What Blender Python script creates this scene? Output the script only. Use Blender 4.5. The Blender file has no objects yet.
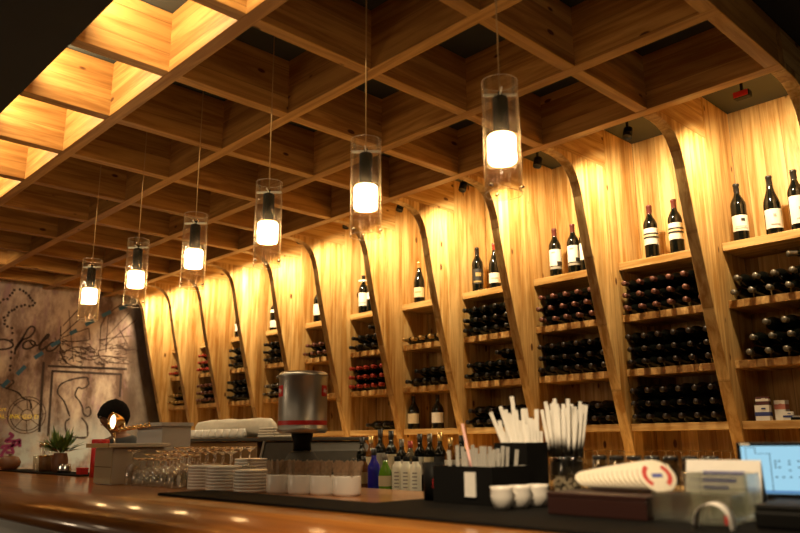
SPOT_E, SPOT_T, SPOT_A, COVE_E, BAR_FILL_E, WALL_E, FRONT_E, EXPO, BULB_E = 74, 32, 172, 115, 270, 125, 9, 0.0, 28
import bpy, bmesh, math, random
from math import sin, cos, pi, radians
from mathutils import Matrix, Vector
rnd = random.Random(7)
SC = bpy.context.scene
COL = SC.collection

# ------------------------------------------------------------------ mesh helper
class MB:
    def __init__(s): s.v, s.f, s.m, s.s = [], [], [], []
    def add(s, V, F, mi=0, smooth=False):
        o = len(s.v); s.v += [tuple(p) for p in V]
        for f in F: s.f.append([i + o for i in f]); s.m.append(mi); s.s.append(smooth)
        return s
    def box(s, x0, x1, y0, y1, z0, z1, mi=0):
        V = [(x, y, z) for z in (z0, z1) for y in (y0, y1) for x in (x0, x1)]
        return s.add(V, [(0,2,3,1),(4,5,7,6),(0,1,5,4),(2,6,7,3),(0,4,6,2),(1,3,7,5)], mi)
    def cbox(s, cx, cy, z0, w, d, h, mi=0): return s.box(cx-w/2, cx+w/2, cy-d/2, cy+d/2, z0, z0+h, mi)
    def lathe(s, prof, seg=24, c=(0,0,0), mi=0, a0=0.0, a1=2*pi, axis='z', smooth=True):
        full = abs(a1-a0-2*pi) < 1e-6
        n = seg if full else seg+1
        V, rows = [], []
        def put(r, z, a):
            p = (r*cos(a), r*sin(a), z)
            if axis == 'x': p = (p[2], p[0], p[1])
            if axis == 'y': p = (p[1], p[2], p[0])
            return (p[0]+c[0], p[1]+c[1], p[2]+c[2])
        for r, z in prof:
            if r < 1e-6 and full: rows.append([len(V)]); V.append(put(0, z, 0))
            else:
                rows.append(list(range(len(V), len(V)+n)))
                V += [put(r, z, a0+(a1-a0)*i/seg) for i in range(n)]
        F = []
        for A, B in zip(rows, rows[1:]):
            for i in range(seg):
                j = (i+1) % n
                if len(A) == 1 and len(B) == 1: continue
                if len(A) == 1: F.append((A[0], B[i], B[j]))
                elif len(B) == 1: F.append((A[i], A[j], B[0]))
                else: F.append((A[i], A[j], B[j], B[i]))
        return s.add(V, F, mi, smooth)
    def tube(s, pts, r, seg=8, mi=0, cap=True, smooth=True):
        pts = [Vector(p) for p in pts]; rs = r if isinstance(r, (list, tuple)) else [r]*len(pts)
        V, F = [], []
        up = None
        for i, p in enumerate(pts):
            t = (pts[min(i+1, len(pts)-1)] - pts[max(i-1, 0)]).normalized()
            if up is None: up = t.orthogonal().normalized()
            up = (up - t*up.dot(t)).normalized(); w = t.cross(up)
            V += [p + (up*cos(2*pi*k/seg) + w*sin(2*pi*k/seg))*rs[i] for k in range(seg)]
        for i in range(len(pts)-1):
            for k in range(seg):
                a, b = i*seg+k, i*seg+(k+1) % seg
                F.append((a, b, b+seg, a+seg))
        if cap:
            F.append(tuple(range(seg))[::-1]); F.append(tuple(range((len(pts)-1)*seg, len(pts)*seg)))
        return s.add(V, F, mi, smooth)
    def prism(s, poly, a0, a1, axis='x', mi=0):
        n = len(poly)
        def P(t, u, v): return (t, u, v) if axis == 'x' else ((u, t, v) if axis == 'y' else (u, v, t))
        V = [P(a0, *p) for p in poly] + [P(a1, *p) for p in poly]
        F = [tuple(range(n))[::-1], tuple(range(n, 2*n))] + [(i, (i+1) % n, n+(i+1) % n, n+i) for i in range(n)]
        return s.add(V, F, mi)

def obj(name, mb, mats, parent=None, loc=(0,0,0), rot=(0,0,0), bevel=0, sub=0):
    me = bpy.data.meshes.new(name); me.from_pydata(mb.v, [], mb.f)
    if not isinstance(mats, (list, tuple)): mats = [mats]
    for m in mats: me.materials.append(m)
    for p, mi, sm in zip(me.polygons, mb.m, mb.s): p.material_index = mi; p.use_smooth = sm
    bm = bmesh.new(); bm.from_mesh(me); bmesh.ops.recalc_face_normals(bm, faces=bm.faces); bm.to_mesh(me); bm.free()
    o = bpy.data.objects.new(name, me); COL.objects.link(o)
    o.parent = parent; o.location = loc; o.rotation_euler = rot
    if bevel:
        b = o.modifiers.new('bevel', 'BEVEL'); b.width = bevel; b.segments = 2; b.limit_method = 'ANGLE'; b.angle_limit = 0.7
    if sub:
        b = o.modifiers.new('sub', 'SUBSURF'); b.levels = sub; b.render_levels = sub
    return o
def tag(o, label, cat, group=None):
    o['label'] = label; o['category'] = cat
    if group: o['group'] = group
    return o
def thing(name, label, cat, loc=(0,0,0), rot=(0,0,0), group=None):
    o = bpy.data.objects.new(name, None); COL.objects.link(o); o.empty_display_size = .05
    o.location = loc; o.rotation_euler = rot
    return tag(o, label, cat, group)
def dup(root, loc, rot=None, label=None, group=None):
    r = root.copy(); COL.objects.link(r); r.location = loc
    if rot is not None: r.rotation_euler = rot
    if label: r['label'] = label
    if group: r['group'] = group
    for ch in list(root.children):
        c = ch.copy(); COL.objects.link(c); c.parent = r
        for g in ch.children:
            d = g.copy(); COL.objects.link(d); d.parent = c
    return r
def struct(name, mb, m, **k):
    o = obj(name, mb, m, **k); o['kind'] = 'structure'; return o

# ------------------------------------------------------------------ materials
def base(name):
    m = bpy.data.materials.new(name); m.use_nodes = True
    nt = m.node_tree
    return m, nt, nt.nodes['Principled BSDF'], nt.nodes['Material Output']
def mat(name, col, rough=.5, metal=0, spec=.5, emit=0, ecol=None, trans=0, coat=0, noise=0, nscale=30):
    m, nt, b, out = base(name)
    b.inputs['Base Color'].default_value = (*col, 1); b.inputs['Roughness'].default_value = rough
    b.inputs['Metallic'].default_value = metal; b.inputs['Specular IOR Level'].default_value = spec
    b.inputs['Transmission Weight'].default_value = trans; b.inputs['Coat Weight'].default_value = coat
    if emit:
        b.inputs['Emission Color'].default_value = (*(ecol or col), 1); b.inputs['Emission Strength'].default_value = emit
    if noise:
        tc = nt.nodes.new('ShaderNodeTexCoord'); n = nt.nodes.new('ShaderNodeTexNoise'); n.inputs['Scale'].default_value = nscale
        nt.links.new(tc.outputs['Object'], n.inputs['Vector'])
        mx = nt.nodes.new('ShaderNodeMix'); mx.data_type = 'RGBA'
        mx.inputs[6].default_value = (*[c*(1-noise) for c in col], 1); mx.inputs[7].default_value = (*[min(1, c*(1+noise)) for c in col], 1)
        nt.links.new(n.outputs['Fac'], mx.inputs[0]); nt.links.new(mx.outputs[2], b.inputs['Base Color'])
    return m
def thin_glass(name, tint=(1,1,1), gl=.9, rough=.02, ior=1.5, p=4.0, edge_glow=0):
    m, nt, b, out = base(name); nt.nodes.remove(b)
    t = nt.nodes.new('ShaderNodeBsdfTransparent'); t.inputs[0].default_value = (*tint, 1)
    g = nt.nodes.new('ShaderNodeBsdfGlossy'); g.inputs['Roughness'].default_value = rough; g.inputs[0].default_value = (gl, gl, gl, 1)
    lw = nt.nodes.new('ShaderNodeLayerWeight'); lw.inputs[0].default_value = .5      # facing: 0 head on, 1 grazing
    pw = nt.nodes.new('ShaderNodeMath'); pw.operation = 'POWER'; pw.inputs[1].default_value = p; nt.links.new(lw.outputs['Facing'], pw.inputs[0])
    r0 = ((ior-1)/(ior+1))**2
    f = nt.nodes.new('ShaderNodeMath'); f.operation = 'MULTIPLY_ADD'; f.inputs[1].default_value = (1-r0)*.75; f.inputs[2].default_value = r0; nt.links.new(pw.outputs[0], f.inputs[0])
    mx = nt.nodes.new('ShaderNodeMixShader')
    top = g.outputs[0]
    if edge_glow:
        tr = nt.nodes.new('ShaderNodeBsdfTranslucent'); tr.inputs[0].default_value = (.9, .8, .62, 1)  # warm translucent tint stands in for lamp light refracted along the glass edges
        m2 = nt.nodes.new('ShaderNodeMixShader'); m2.inputs[0].default_value = edge_glow
        nt.links.new(g.outputs[0], m2.inputs[1]); nt.links.new(tr.outputs[0], m2.inputs[2]); top = m2.outputs[0]
    nt.links.new(f.outputs[0], mx.inputs[0]); nt.links.new(t.outputs[0], mx.inputs[1]); nt.links.new(top, mx.inputs[2])
    nt.links.new(mx.outputs[0], out.inputs[0]); return m
def wood(name, light, dark, grain='z', board='x', bw=.1, rough=.45, seam=.5, vary=.35, coat=0, knots=True, perobj=True, gs=1.0):
    m, nt, b, out = base(name); L = nt.links.new
    def nd(t, **k):
        n = nt.nodes.new(t)
        for a, v in k.items(): setattr(n, a, v)
        return n
    def math_(op, a, bb=None, c=None):
        n = nd('ShaderNodeMath', operation=op)
        for i, q in enumerate((a, bb, c)):
            if q is None: continue
            if isinstance(q, (int, float)): n.inputs[i].default_value = q
            else: L(q, n.inputs[i])
        return n.outputs[0]
    tc = nd('ShaderNodeTexCoord'); sep = nd('ShaderNodeSeparateXYZ'); L(tc.outputs['Object'], sep.inputs[0])
    ax = {'x': sep.outputs[0], 'y': sep.outputs[1], 'z': sep.outputs[2]}
    third = [a for a in 'xyz' if a not in (grain, board)][0]
    oi = nd('ShaderNodeObjectInfo')
    orr = math_('MULTIPLY', oi.outputs['Random'], 37.0 if perobj else 0.0)
    bc = math_('DIVIDE', ax[board], bw); bc = math_('ADD', bc, orr)
    idx = math_('FLOOR', bc); fr = math_('FRACT', bc)
    wn = nd('ShaderNodeTexWhiteNoise', noise_dimensions='1D'); L(idx, wn.inputs['W'])
    rr = wn.outputs['Value']
    off = math_('MULTIPLY', rr, 23.0); off = math_('ADD', off, orr)
    cmb = nd('ShaderNodeCombineXYZ')
    L(math_('MULTIPLY_ADD', ax[grain], .9*gs, off), cmb.inputs[0])
    L(math_('MULTIPLY', ax[board], 13.0*gs), cmb.inputs[1]); L(math_('MULTIPLY_ADD', ax[third], 13.0*gs, off), cmb.inputs[2])
    n1 = nd('ShaderNodeTexNoise'); n1.inputs['Scale'].default_value = 1.6; n1.inputs['Detail'].default_value = 5; n1.inputs['Roughness'].default_value = .62; n1.inputs['Distortion'].default_value = .6
    L(cmb.outputs[0], n1.inputs['Vector'])
    rp = nd('ShaderNodeValToRGB'); rp.color_ramp.elements[0].position = .39; rp.color_ramp.elements[1].position = .61
    rp.color_ramp.elements[0].color = (*dark, 1); rp.color_ramp.elements[1].color = (*light, 1)
    L(n1.outputs['Fac'], rp.inputs[0])
    # board to board tone
    tone = math_('MULTIPLY_ADD', rr, vary, 1-vary*.6)
    mul = nd('ShaderNodeMix', data_type='RGBA', blend_type='MULTIPLY'); mul.inputs[0].default_value = 1
    tcol = nd('ShaderNodeCombineColor'); L(tone, tcol.inputs[0]); L(math_('POWER', tone, 1.25), tcol.inputs[1]); L(math_('POWER', tone, 1.6), tcol.inputs[2])
    L(rp.outputs[0], mul.inputs[6]); L(tcol.outputs[0], mul.inputs[7])
    col = mul.outputs[2]
    if knots:
        c2 = nd('ShaderNodeCombineXYZ')
        L(math_('MULTIPLY_ADD', ax[grain], 4.6, off), c2.inputs[0]); L(math_('MULTIPLY_ADD', ax[board], 10.0, orr), c2.inputs[1]); L(math_('MULTIPLY_ADD', ax[third], 10.0, orr), c2.inputs[2])
        vo = nd('ShaderNodeTexVoronoi'); vo.inputs['Scale'].default_value = 1.0; L(c2.outputs[0], vo.inputs['Vector'])
        k1 = nd('ShaderNodeMapRange'); k1.inputs[1].default_value = .10; k1.inputs[2].default_value = .15; k1.inputs[3].default_value = 1; k1.inputs[4].default_value = 0
        L(vo.outputs['Distance'], k1.inputs[0])
        sc = nd('ShaderNodeSeparateColor'); L(vo.outputs['Color'], sc.inputs[0])
        kk = math_('MULTIPLY', k1.outputs[0], math_('GREATER_THAN', sc.outputs[0], .70))
        mk_ = nd('ShaderNodeMix', data_type='RGBA'); L(kk, mk_.inputs[0]); L(col, mk_.inputs[6]); mk_.inputs[7].default_value = (dark[0]*.25, dark[1]*.15, dark[2]*.12, 1)
        col = mk_.outputs[2]
    if seam:
        e = math_('ABSOLUTE', math_('SUBTRACT', fr, .5)); sm = math_('GREATER_THAN', e, .5-.0022/bw)
        ms = nd('ShaderNodeMix', data_type='RGBA'); L(math_('MULTIPLY', sm, seam), ms.inputs[0]); L(col, ms.inputs[6]); ms.inputs[7].default_value = (dark[0]*.3, dark[1]*.25, dark[2]*.2, 1)
        col = ms.outputs[2]
    L(col, b.inputs['Base Color'])
    b.inputs['Roughness'].default_value = rough; b.inputs['Coat Weight'].default_value = coat; b.inputs['Coat Roughness'].default_value = .08
    b.inputs['Specular IOR Level'].default_value = .35
    bp = nd('ShaderNodeBump'); bp.inputs['Strength'].default_value = .08; bp.inputs['Distance'].default_value = .01
    L(n1.outputs['Fac'], bp.inputs['Height']); L(bp.outputs[0], b.inputs['Normal'])
    return m

PL, PD = (.69, .47, .195), (.40, .205, .05)       # pine
W_vert = wood('pine_upright', PL, PD, 'z', 'y', .11, seam=.25, vary=.5)
W_arm = wood('pine_arm', PL, PD, 'y', 'z', .15)
W_back = wood('pine_back_boards', PL, PD, 'z', 'x', .115, vary=.55)
W_shelf = wood('pine_shelf', PL, PD, 'x', 'y', .2, seam=0)
W_block = wood('butcher_block_shelf', (.62,.38,.14), (.36,.17,.045), 'y', 'x', .047, vary=.75, knots=False, seam=.3)
W_long = wood('pine_long_beam', (.54,.285,.08), (.32,.14,.032), 'x', 'z', .16, seam=.35)
W_cross = wood('pine_cross_beam', (.54,.285,.08), (.32,.14,.032), 'y', 'z', .16, seam=.35)
W_bar = wood('varnished_bar_wood', (.38,.15,.030), (.23,.075,.013), 'x', 'y', .14, rough=.30, coat=.5, knots=False, seam=.35, gs=.8, vary=.25)
W_cab = wood('dark_cabinet_wood', (.22,.11,.035), (.12,.05,.015), 'x', 'z', .3, knots=False)
M_black = mat('black_plastic', (.006,.0057,.0054), .5, spec=.10)
M_mat = mat('black_rubber_mat', (.007,.0065,.006), .8, spec=.05, noise=.3, nscale=120)
M_ceil = mat('dark_painted_ceiling', (.055,.058,.045), .9, noise=.15, nscale=6)
M_blackpaint = mat('black_painted_soffit', (.012,.011,.010), .9, noise=.2, nscale=8)
M_floor = mat('dark_floor_tile', (.06,.05,.045), .5, noise=.3, nscale=5)
M_white = mat('white_ceramic', (.78,.74,.68), .22)
M_whitep = mat('white_paper', (.80,.77,.72), .8, noise=.06, nscale=60)
M_cream = mat('cream_card', (.74,.68,.55), .8, noise=.08, nscale=60)
M_straw = mat('white_straw_paper', (.62,.60,.56), .6)
M_pink = mat('pink_straw_plastic', (.72,.42,.40), .4)
M_grey_w = mat('clear_wrapped_straw', (.27,.26,.24), .3)
M_steel = mat('brushed_steel', (.56,.55,.52), .28, 1, noise=.12, nscale=14)
M_chrome = mat('chrome', (.75,.74,.72), .08, 1)
M_brass = mat('brass', (.78,.48,.16), .22, 1)
M_dsteel = mat('dark_steel_panel', (.06,.054,.046), .75, .0, .1, noise=.2, nscale=20)
M_brown = mat('brown_panel', (.16,.085,.03), .35, .2, noise=.2, nscale=12)
M_beige = mat('beige_enamel', (.42,.34,.21), .45, noise=.08, nscale=10)
M_greyen = mat('grey_enamel', (.52,.48,.41), .45, noise=.08, nscale=10)
M_red = mat('red_lacquer', (.45,.012,.012), .4)
M_glass = thin_glass('clear_glass')
M_pglass = thin_glass('pendant_glass', (.98,.96,.92), gl=1.0, ior=1.45, p=4.5, edge_glow=.16)
M_rim = mat('glass_rim_edge', (.72,.62,.48), .25)  # pale opaque colour paints the bright lit outline of the glass rims
M_barglass = thin_glass('bar_glass', (.90,.87,.80), ior=2.6, rough=.10)
M_foot = None
def solid_glass(name, col, rough=.03, ior=1.45):
    m, nt, b, out = base(name)
    b.inputs['Base Color'].default_value = (*col, 1); b.inputs['Transmission Weight'].default_value = 1
    b.inputs['Roughness'].default_value = rough; b.inputs['IOR'].default_value = ior
    return m
M_foot = solid_glass('bar_glass_foot', (1,.97,.92), .02, 1.5)
M_thick = thin_glass('thick_ashtray_glass', (.95,.96,.92), ior=3.0, rough=.2)
M_bottle = mat('dark_bottle_glass', (.004,.0045,.0035), .09, spec=.38)
M_bulb = mat('glowing_frosted_diffuser', (1,.86,.62), .5, emit=BULB_E, ecol=(1,.64,.29))
M_discglow = mat('glowing_lamp_lens', (1,.86,.62), .5, emit=5, ecol=(1,.75,.42))
M_enamel = mat('white_enamel_bar', (.8,.78,.72), .3)
M_cord = mat('tan_fabric_cord', (.50,.31,.12), .7)
M_foils = {'black': mat('black_foil', (.012,.011,.011), .35, .2), 'pink': mat('copper_pink_foil', (.15,.06,.045), .4, .25), 'red': mat('red_foil', (.34,.035,.02), .4, .2),
           'gold': mat('gold_foil', (.62,.42,.16), .3, .8), 'silver': mat('silver_foil', (.17,.15,.12), .35, .4), 'dusk': mat('dusky_brown_foil', (.022,.013,.010), .4, .2)}
# ------------------------------------------------------------------ layout (metres; camera stands at x = y = 0)
PITCH = .6878
RX = [-1.127 - PITCH*k for k in range(12)]      # rib lines, from right (nearest) to left (farthest)
BY = [1.521, 2.221, 2.920, 3.620]               # long beams
HT = .035                                       # half timber thickness
Z0, Z1 = 3.05, 3.37                             # lattice bottom and top
YB = 4.70                                       # back wall
XW = -9.0                                       # mural wall
ORD = ['rightmost', 'second', 'third', 'fourth', 'fifth', 'sixth', 'seventh', 'eighth', 'ninth', 'tenth', 'eleventh', 'twelfth']

# setting
struct('floor', MB().box(XW-.1, 2.0, -2.5, YB+.1, -.1, 0), M_floor)
struct('ceiling', MB().box(XW-.1, 2.0, -2.5, YB+.1, Z1, Z1+.1), M_ceil)
struct('wall_back', MB().box(XW-.1, 2.0, YB, YB+.1, 0, Z1), mat('plaster_wall', (.25,.2,.13), .9))
struct('trim_1', MB().box(XW, 2.0, -2.5, 1.04, Z0, Z1), M_blackpaint)
struct('trim_2', MB().box(RX[0]+HT+.003, 2.0, 1.042, YB, 3.27, Z1), M_blackpaint)

# mural wall: mottled plaster with a paint wash low on the left
def mural_material():
    m, nt, b, out = base('mottled_mural_plaster'); L = nt.links.new
    tc = nt.nodes.new('ShaderNodeTexCoord')
    def noise(sc, det, stretch=(1,1,1)):
        mp = nt.nodes.new('ShaderNodeMapping'); mp.inputs['Scale'].default_value = stretch
        L(tc.outputs['Object'], mp.inputs[0])
        n = nt.nodes.new('ShaderNodeTexNoise'); n.inputs['Scale'].default_value = sc; n.inputs['Detail'].default_value = det; n.inputs['Roughness'].default_value = .65
        L(mp.outputs[0], n.inputs['Vector']); return n.outputs['Fac']
    r = nt.nodes.new('ShaderNodeValToRGB'); e = r.color_ramp.elements
    e[0].position = .40; e[0].color = (.12,.068,.045,1); e[1].position = .61; e[1].color = (.46,.36,.27,1)
    q = e.new(.5); q.color = (.27,.19,.145,1)
    L(noise(4.6, 12, (1,1,.5)), r.inputs[0])
    m1 = nt.nodes.new('ShaderNodeMix'); m1.data_type = 'RGBA'; m1.inputs[7].default_value = (.27,.16,.17,1)
    rr = nt.nodes.new('ShaderNodeMapRange'); rr.inputs[1].default_value = .55; rr.inputs[2].default_value = .7; L(noise(7, 6, (1,1,.35)), rr.inputs[0])
    L(rr.outputs[0], m1.inputs[0]); L(r.outputs[0], m1.inputs[6])
    # pale blue-grey wash low down
    sep = nt.nodes.new('ShaderNodeSeparateXYZ'); L(tc.outputs['Object'], sep.inputs[0])
    h = nt.nodes.new('ShaderNodeMapRange'); h.inputs[1].default_value = 1.75; h.inputs[2].default_value = 1.25; L(sep.outputs[2], h.inputs[0])
    g = nt.nodes.new('ShaderNodeMapRange'); g.inputs[1].default_value = .40; g.inputs[2].default_value = .56; L(noise(2.4, 7), g.inputs[0])
    mu = nt.nodes.new('ShaderNodeMath'); mu.operation = 'MULTIPLY'; L(h.outputs[0], mu.inputs[0]); L(g.outputs[0], mu.inputs[1])
    m2 = nt.nodes.new('ShaderNodeMix'); m2.data_type = 'RGBA'; m2.inputs[7].default_value = (.38,.40,.38,1)
    L(mu.outputs[0], m2.inputs[0]); L(m1.outputs[2], m2.inputs[6])
    # dark strip towards the shelving
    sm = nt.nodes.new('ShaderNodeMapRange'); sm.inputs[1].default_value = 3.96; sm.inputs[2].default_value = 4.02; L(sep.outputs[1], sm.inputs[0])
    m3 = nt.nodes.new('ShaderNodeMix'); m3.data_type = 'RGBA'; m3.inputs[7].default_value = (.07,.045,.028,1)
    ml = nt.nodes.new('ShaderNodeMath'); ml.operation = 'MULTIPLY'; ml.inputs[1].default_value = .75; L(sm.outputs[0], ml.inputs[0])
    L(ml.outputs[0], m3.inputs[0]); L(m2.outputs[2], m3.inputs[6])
    L(m3.outputs[2], b.inputs['Base Color']); b.inputs['Roughness'].default_value = .85
    return m
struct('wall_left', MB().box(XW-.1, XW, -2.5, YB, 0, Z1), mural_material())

def smooth_path(P, n=5):
    out = []
    for i in range(len(P)-1):
        a, b, c, d = P[max(i-1,0)], P[i], P[i+1], P[min(i+2, len(P)-1)]
        for k in range(n):
            t = k/n
            out.append(tuple(.5*((2*b[j]) + (-a[j]+c[j])*t + (2*a[j]-5*b[j]+4*c[j]-d[j])*t*t + (-a[j]+3*b[j]-3*c[j]+d[j])*t**3) for j in (0,1)))
    return out + [P[-1]]
def strokes(mb, lines, w, smooth=True, x=XW+.003, jit=0):
    for P in lines:
        Q = smooth_path(P) if smooth and len(P) > 2 else P
        V, F = [], []
        for i, p in enumerate(Q):
            a, b = Q[max(i-1,0)], Q[min(i+1, len(Q)-1)]
            dx, dz = b[0]-a[0], b[1]-a[1]; l = math.hypot(dx, dz) or 1
            ww = w*.5*(1 + (rnd.uniform(-jit, jit) if jit else 0))
            nx, nz = -dz/l*ww, dx/l*ww
            V += [(x, p[0]+nx, p[1]+nz), (x, p[0]-nx, p[1]-nz)]
        n = len(Q)
        V += [(v[0]-.0025, v[1], v[2]) for v in V]
        for i in range(n-1):
            a = 2*i; F += [(a, a+1, a+3, a+2), (a, a+2, a+2+2*n, a+2*n), (a+1, a+1+2*n, a+3+2*n, a+3)]
        mb.add(V, F)
    return mb
DOTS = [(2.451, 2.839), (2.483, 2.877), (2.523, 2.888), (2.545, 2.931), (2.568, 2.962), (2.585, 2.999), (2.642, 3.013), (2.681, 3.0), (2.71, 2.981), (2.744, 2.956), (2.763, 2.93), (2.788, 2.903), (2.817, 2.878), (2.799, 2.847), (2.762, 2.836), (2.713, 2.842), (2.677, 2.826), (2.631, 2.809), (2.608, 2.778), (2.583, 2.764), (2.554, 2.738), (2.547, 2.703), (2.509, 2.677), (2.523, 2.644), (2.522, 2.605), (2.555, 2.58), (2.603, 2.568), (2.614, 2.512), (2.617, 2.434), (2.625, 2.301), (2.627, 2.234), (2.631, 2.146), (2.631, 2.101)]
SCRIPT = [ [(2.464, 2.426), (2.494, 2.429), (2.545, 2.433), (2.597, 2.421), (2.632, 2.39), (2.625, 2.356), (2.566, 2.329), (2.475, 2.317)] ,
[(2.662, 2.275), (2.665, 2.326), (2.686, 2.372), (2.716, 2.437), (2.746, 2.513), (2.777, 2.579), (2.806, 2.605), (2.84, 2.596), (2.844, 2.557), (2.821, 2.509), (2.782, 2.471), (2.726, 2.443), (2.676, 2.372), (2.659, 2.325)] ,
[(2.806, 2.445), (2.765, 2.43), (2.739, 2.394), (2.746, 2.357), (2.779, 2.346), (2.825, 2.361), (2.86, 2.392), (2.862, 2.426), (2.827, 2.446), (2.807, 2.439), (2.843, 2.396), (2.903, 2.399)] ,
[(2.903, 2.396), (2.947, 2.451), (2.997, 2.499), (3.006, 2.528), (2.984, 2.523), (2.946, 2.462), (2.92, 2.391), (2.918, 2.357), (2.951, 2.354), (2.991, 2.391)] ,
[(3.069, 2.45), (3.027, 2.423), (2.993, 2.374), (3.007, 2.343), (3.056, 2.347), (3.102, 2.388), (3.127, 2.431), (3.102, 2.45), (3.06, 2.426), (3.136, 2.449)] ]
DASH = [[(2.708, 2.056), (2.787, 2.155)], [(2.874, 2.251), (2.959, 2.32)], [(3.04, 2.401), (3.135, 2.467)], [(3.24, 2.558), (3.317, 2.613)], [(3.411, 2.682), (3.507, 2.747)], [(3.599, 2.812), (3.705, 2.879)], [(3.802, 2.921), (3.913, 2.979)], [(2.568, 1.912), (2.632, 1.992)]]
SHIPA = [[(3.203, 2.84), (3.31, 2.234)], [(3.152, 2.645), (3.307, 2.852)], [(3.153, 2.509), (3.455, 2.651)], [(3.14, 2.526), (3.361, 2.774)], [(3.146, 2.468), (3.294, 2.474), (3.468, 2.507)], [(3.455, 2.651), (3.48, 2.508)], [(3.13, 2.642), (3.139, 2.42)], [(3.139, 2.42), (3.191, 2.343), (3.312, 2.411), (3.489, 2.401)], [(3.175, 2.272), (3.331, 2.189), (3.937, 2.177)], [(3.139, 2.42), (3.16, 2.317), (3.225, 2.229)], [(3.212, 2.368), (3.422, 2.348), (3.563, 2.371)], [(3.32, 2.317), (3.5, 2.271), (3.616, 2.314)]]
SHIPB = [[(3.676, 2.926), (3.684, 2.38)], [(3.597, 2.689), (3.67, 2.844), (3.835, 2.988)], [(3.669, 2.555), (3.933, 2.886)], [(3.665, 2.463), (4.03, 2.808)], [(3.597, 2.689), (3.609, 2.398)], [(3.587, 2.517), (3.817, 2.574), (3.994, 2.602)], [(3.586, 2.384), (3.754, 2.434), (3.981, 2.427)], [(3.587, 2.372), (3.669, 2.27), (3.969, 2.253)], [(3.835, 2.663), (3.951, 2.486)], [(3.497, 2.306), (3.664, 2.33), (3.951, 2.326)]]
FRAME = [[(2.978, 2.213), (3.008, 1.432)], [(3.083, 2.122), (3.107, 1.388)], [(3.076, 2.116), (3.897, 2.123)], [(3.894, 2.126), (3.9, 1.849)], [(3.029, 2.17), (3.961, 2.191)]]
COAST = [[(3.505, 2.043), (3.466, 2.065), (3.313, 2.033), (3.191, 1.968), (3.165, 1.873), (3.243, 1.782), (3.3, 1.666), (3.328, 1.608)], [(3.491, 2.054), (3.51, 1.983), (3.442, 1.931), (3.393, 1.941), (3.365, 1.857), (3.419, 1.787), (3.461, 1.717), (3.479, 1.646), (3.53, 1.612), (3.563, 1.648), (3.545, 1.719), (3.498, 1.706)], [(3.331, 1.585), (3.284, 1.538), (3.311, 1.422), (3.396, 1.376), (3.538, 1.375), (3.543, 1.458), (3.525, 1.528), (3.459, 1.599)], [(2.545, 1.944), (2.61, 1.903), (2.658, 1.938), (2.685, 1.972), (2.662, 1.993)], [(2.61, 1.903), (2.738, 1.859), (2.796, 1.801), (2.873, 1.77), (2.898, 1.683)]]
COMP = [(2.857, 1.616), (3.043, 1.619), (2.878, 1.41), (2.973, 1.618)]
CAP = [(2.581, 1.601), (3.049, 1.614), (2.576, 1.649), (2.574, 1.665), (2.57, 1.707)]
GRAF = [[(2.691, 1.42), (2.735, 1.388), (2.669, 1.335), (2.761, 1.335), (2.811, 1.345), (2.775, 1.292), (2.655, 1.282), (2.638, 1.251)], [(2.761, 1.335), (2.737, 1.271), (2.754, 1.207), (2.681, 1.219)], [(2.717, 1.266), (2.678, 1.25), (2.643, 1.198), (2.647, 1.167)], [(2.812, 1.334), (2.819, 1.27)]]

M_ink = mat('dark_brown_ink', (.035,.018,.012), .8)
M_thinink = mat('brown_ink', (.075,.040,.026), .8)
M_bluep = mat('blue_paint_dash', (.03,.10,.16), .7)
mural = thing('wall_mural', 'hand-painted map mural with ships, dotted routes and a handwritten name on far wall', 'mural', (XW, 3.2, 1.0))
MI = Matrix.Translation((-XW, -3.2, -1.0))
def mpart(name, mb, m):
    o = obj(name, mb, m, mural, loc=(-XW, -3.2, -1.0)); return o
mpart('handwritten_lettering', strokes(MB(), SCRIPT, .022), M_ink)
for i, (y, z) in enumerate(DOTS):
    dm = MB(); a = rnd.uniform(0, pi); dm.add([(XW+.003, y+.017*cos(a+t)*(1 if i%2 else .8), z+.017*sin(a+t)) for i, t in enumerate([k*pi/4 for k in range(8)])], [tuple(range(8))])
    mpart('route_dot', dm, M_ink)
for d in DASH: mpart('route_dash', strokes(MB(), [d], .045, False, XW+.005), M_bluep)
def scribble(lines, box, n):
    mb = strokes(MB(), lines, .012, True, jit=.4)
    (y0, y1, z0, z1) = box
    for i in range(n):
        y, z = rnd.uniform(y0, y1), rnd.uniform(z0, z1)
        P = [(y, z)]
        for k in range(rnd.randint(2, 5)): P.append((P[-1][0]+rnd.uniform(-.09, .09), P[-1][1]+rnd.uniform(-.045, .04)))
        strokes(mb, [P], .008, True)
    return mb
mpart('ship_drawing', scribble(SHIPA, (3.16, 3.5, 2.24, 2.46), 26), M_thinink)
mpart('ship_drawing', scribble(SHIPB, (3.6, 3.96, 2.24, 2.55), 30), M_thinink)
for c in FRAME: mpart('frame_line', strokes(MB(), [c], .026, False), M_ink)
for c in COAST: mpart('coastline', strokes(MB(), [c], .018, True, jit=.3), M_ink)
cm = MB()
for r in (.20, .17, .06): strokes(cm, [[(2.857+r*cos(t*pi/16), 1.616+r*sin(t*pi/16)) for t in range(33)]], .009, False)
for k in range(8): strokes(cm, [[(2.857+.06*cos(k*pi/4), 1.616+.06*sin(k*pi/4)), (2.857+.2*cos(k*pi/4+.1), 1.616+.2*sin(k*pi/4+.1))]], .007, False)
mpart('compass_rose', cm, M_thinink)
mpart('spray_tag', strokes(MB(), GRAF, .034, True), mat('purple_spray', (.20,.015,.08), .7))
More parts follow.
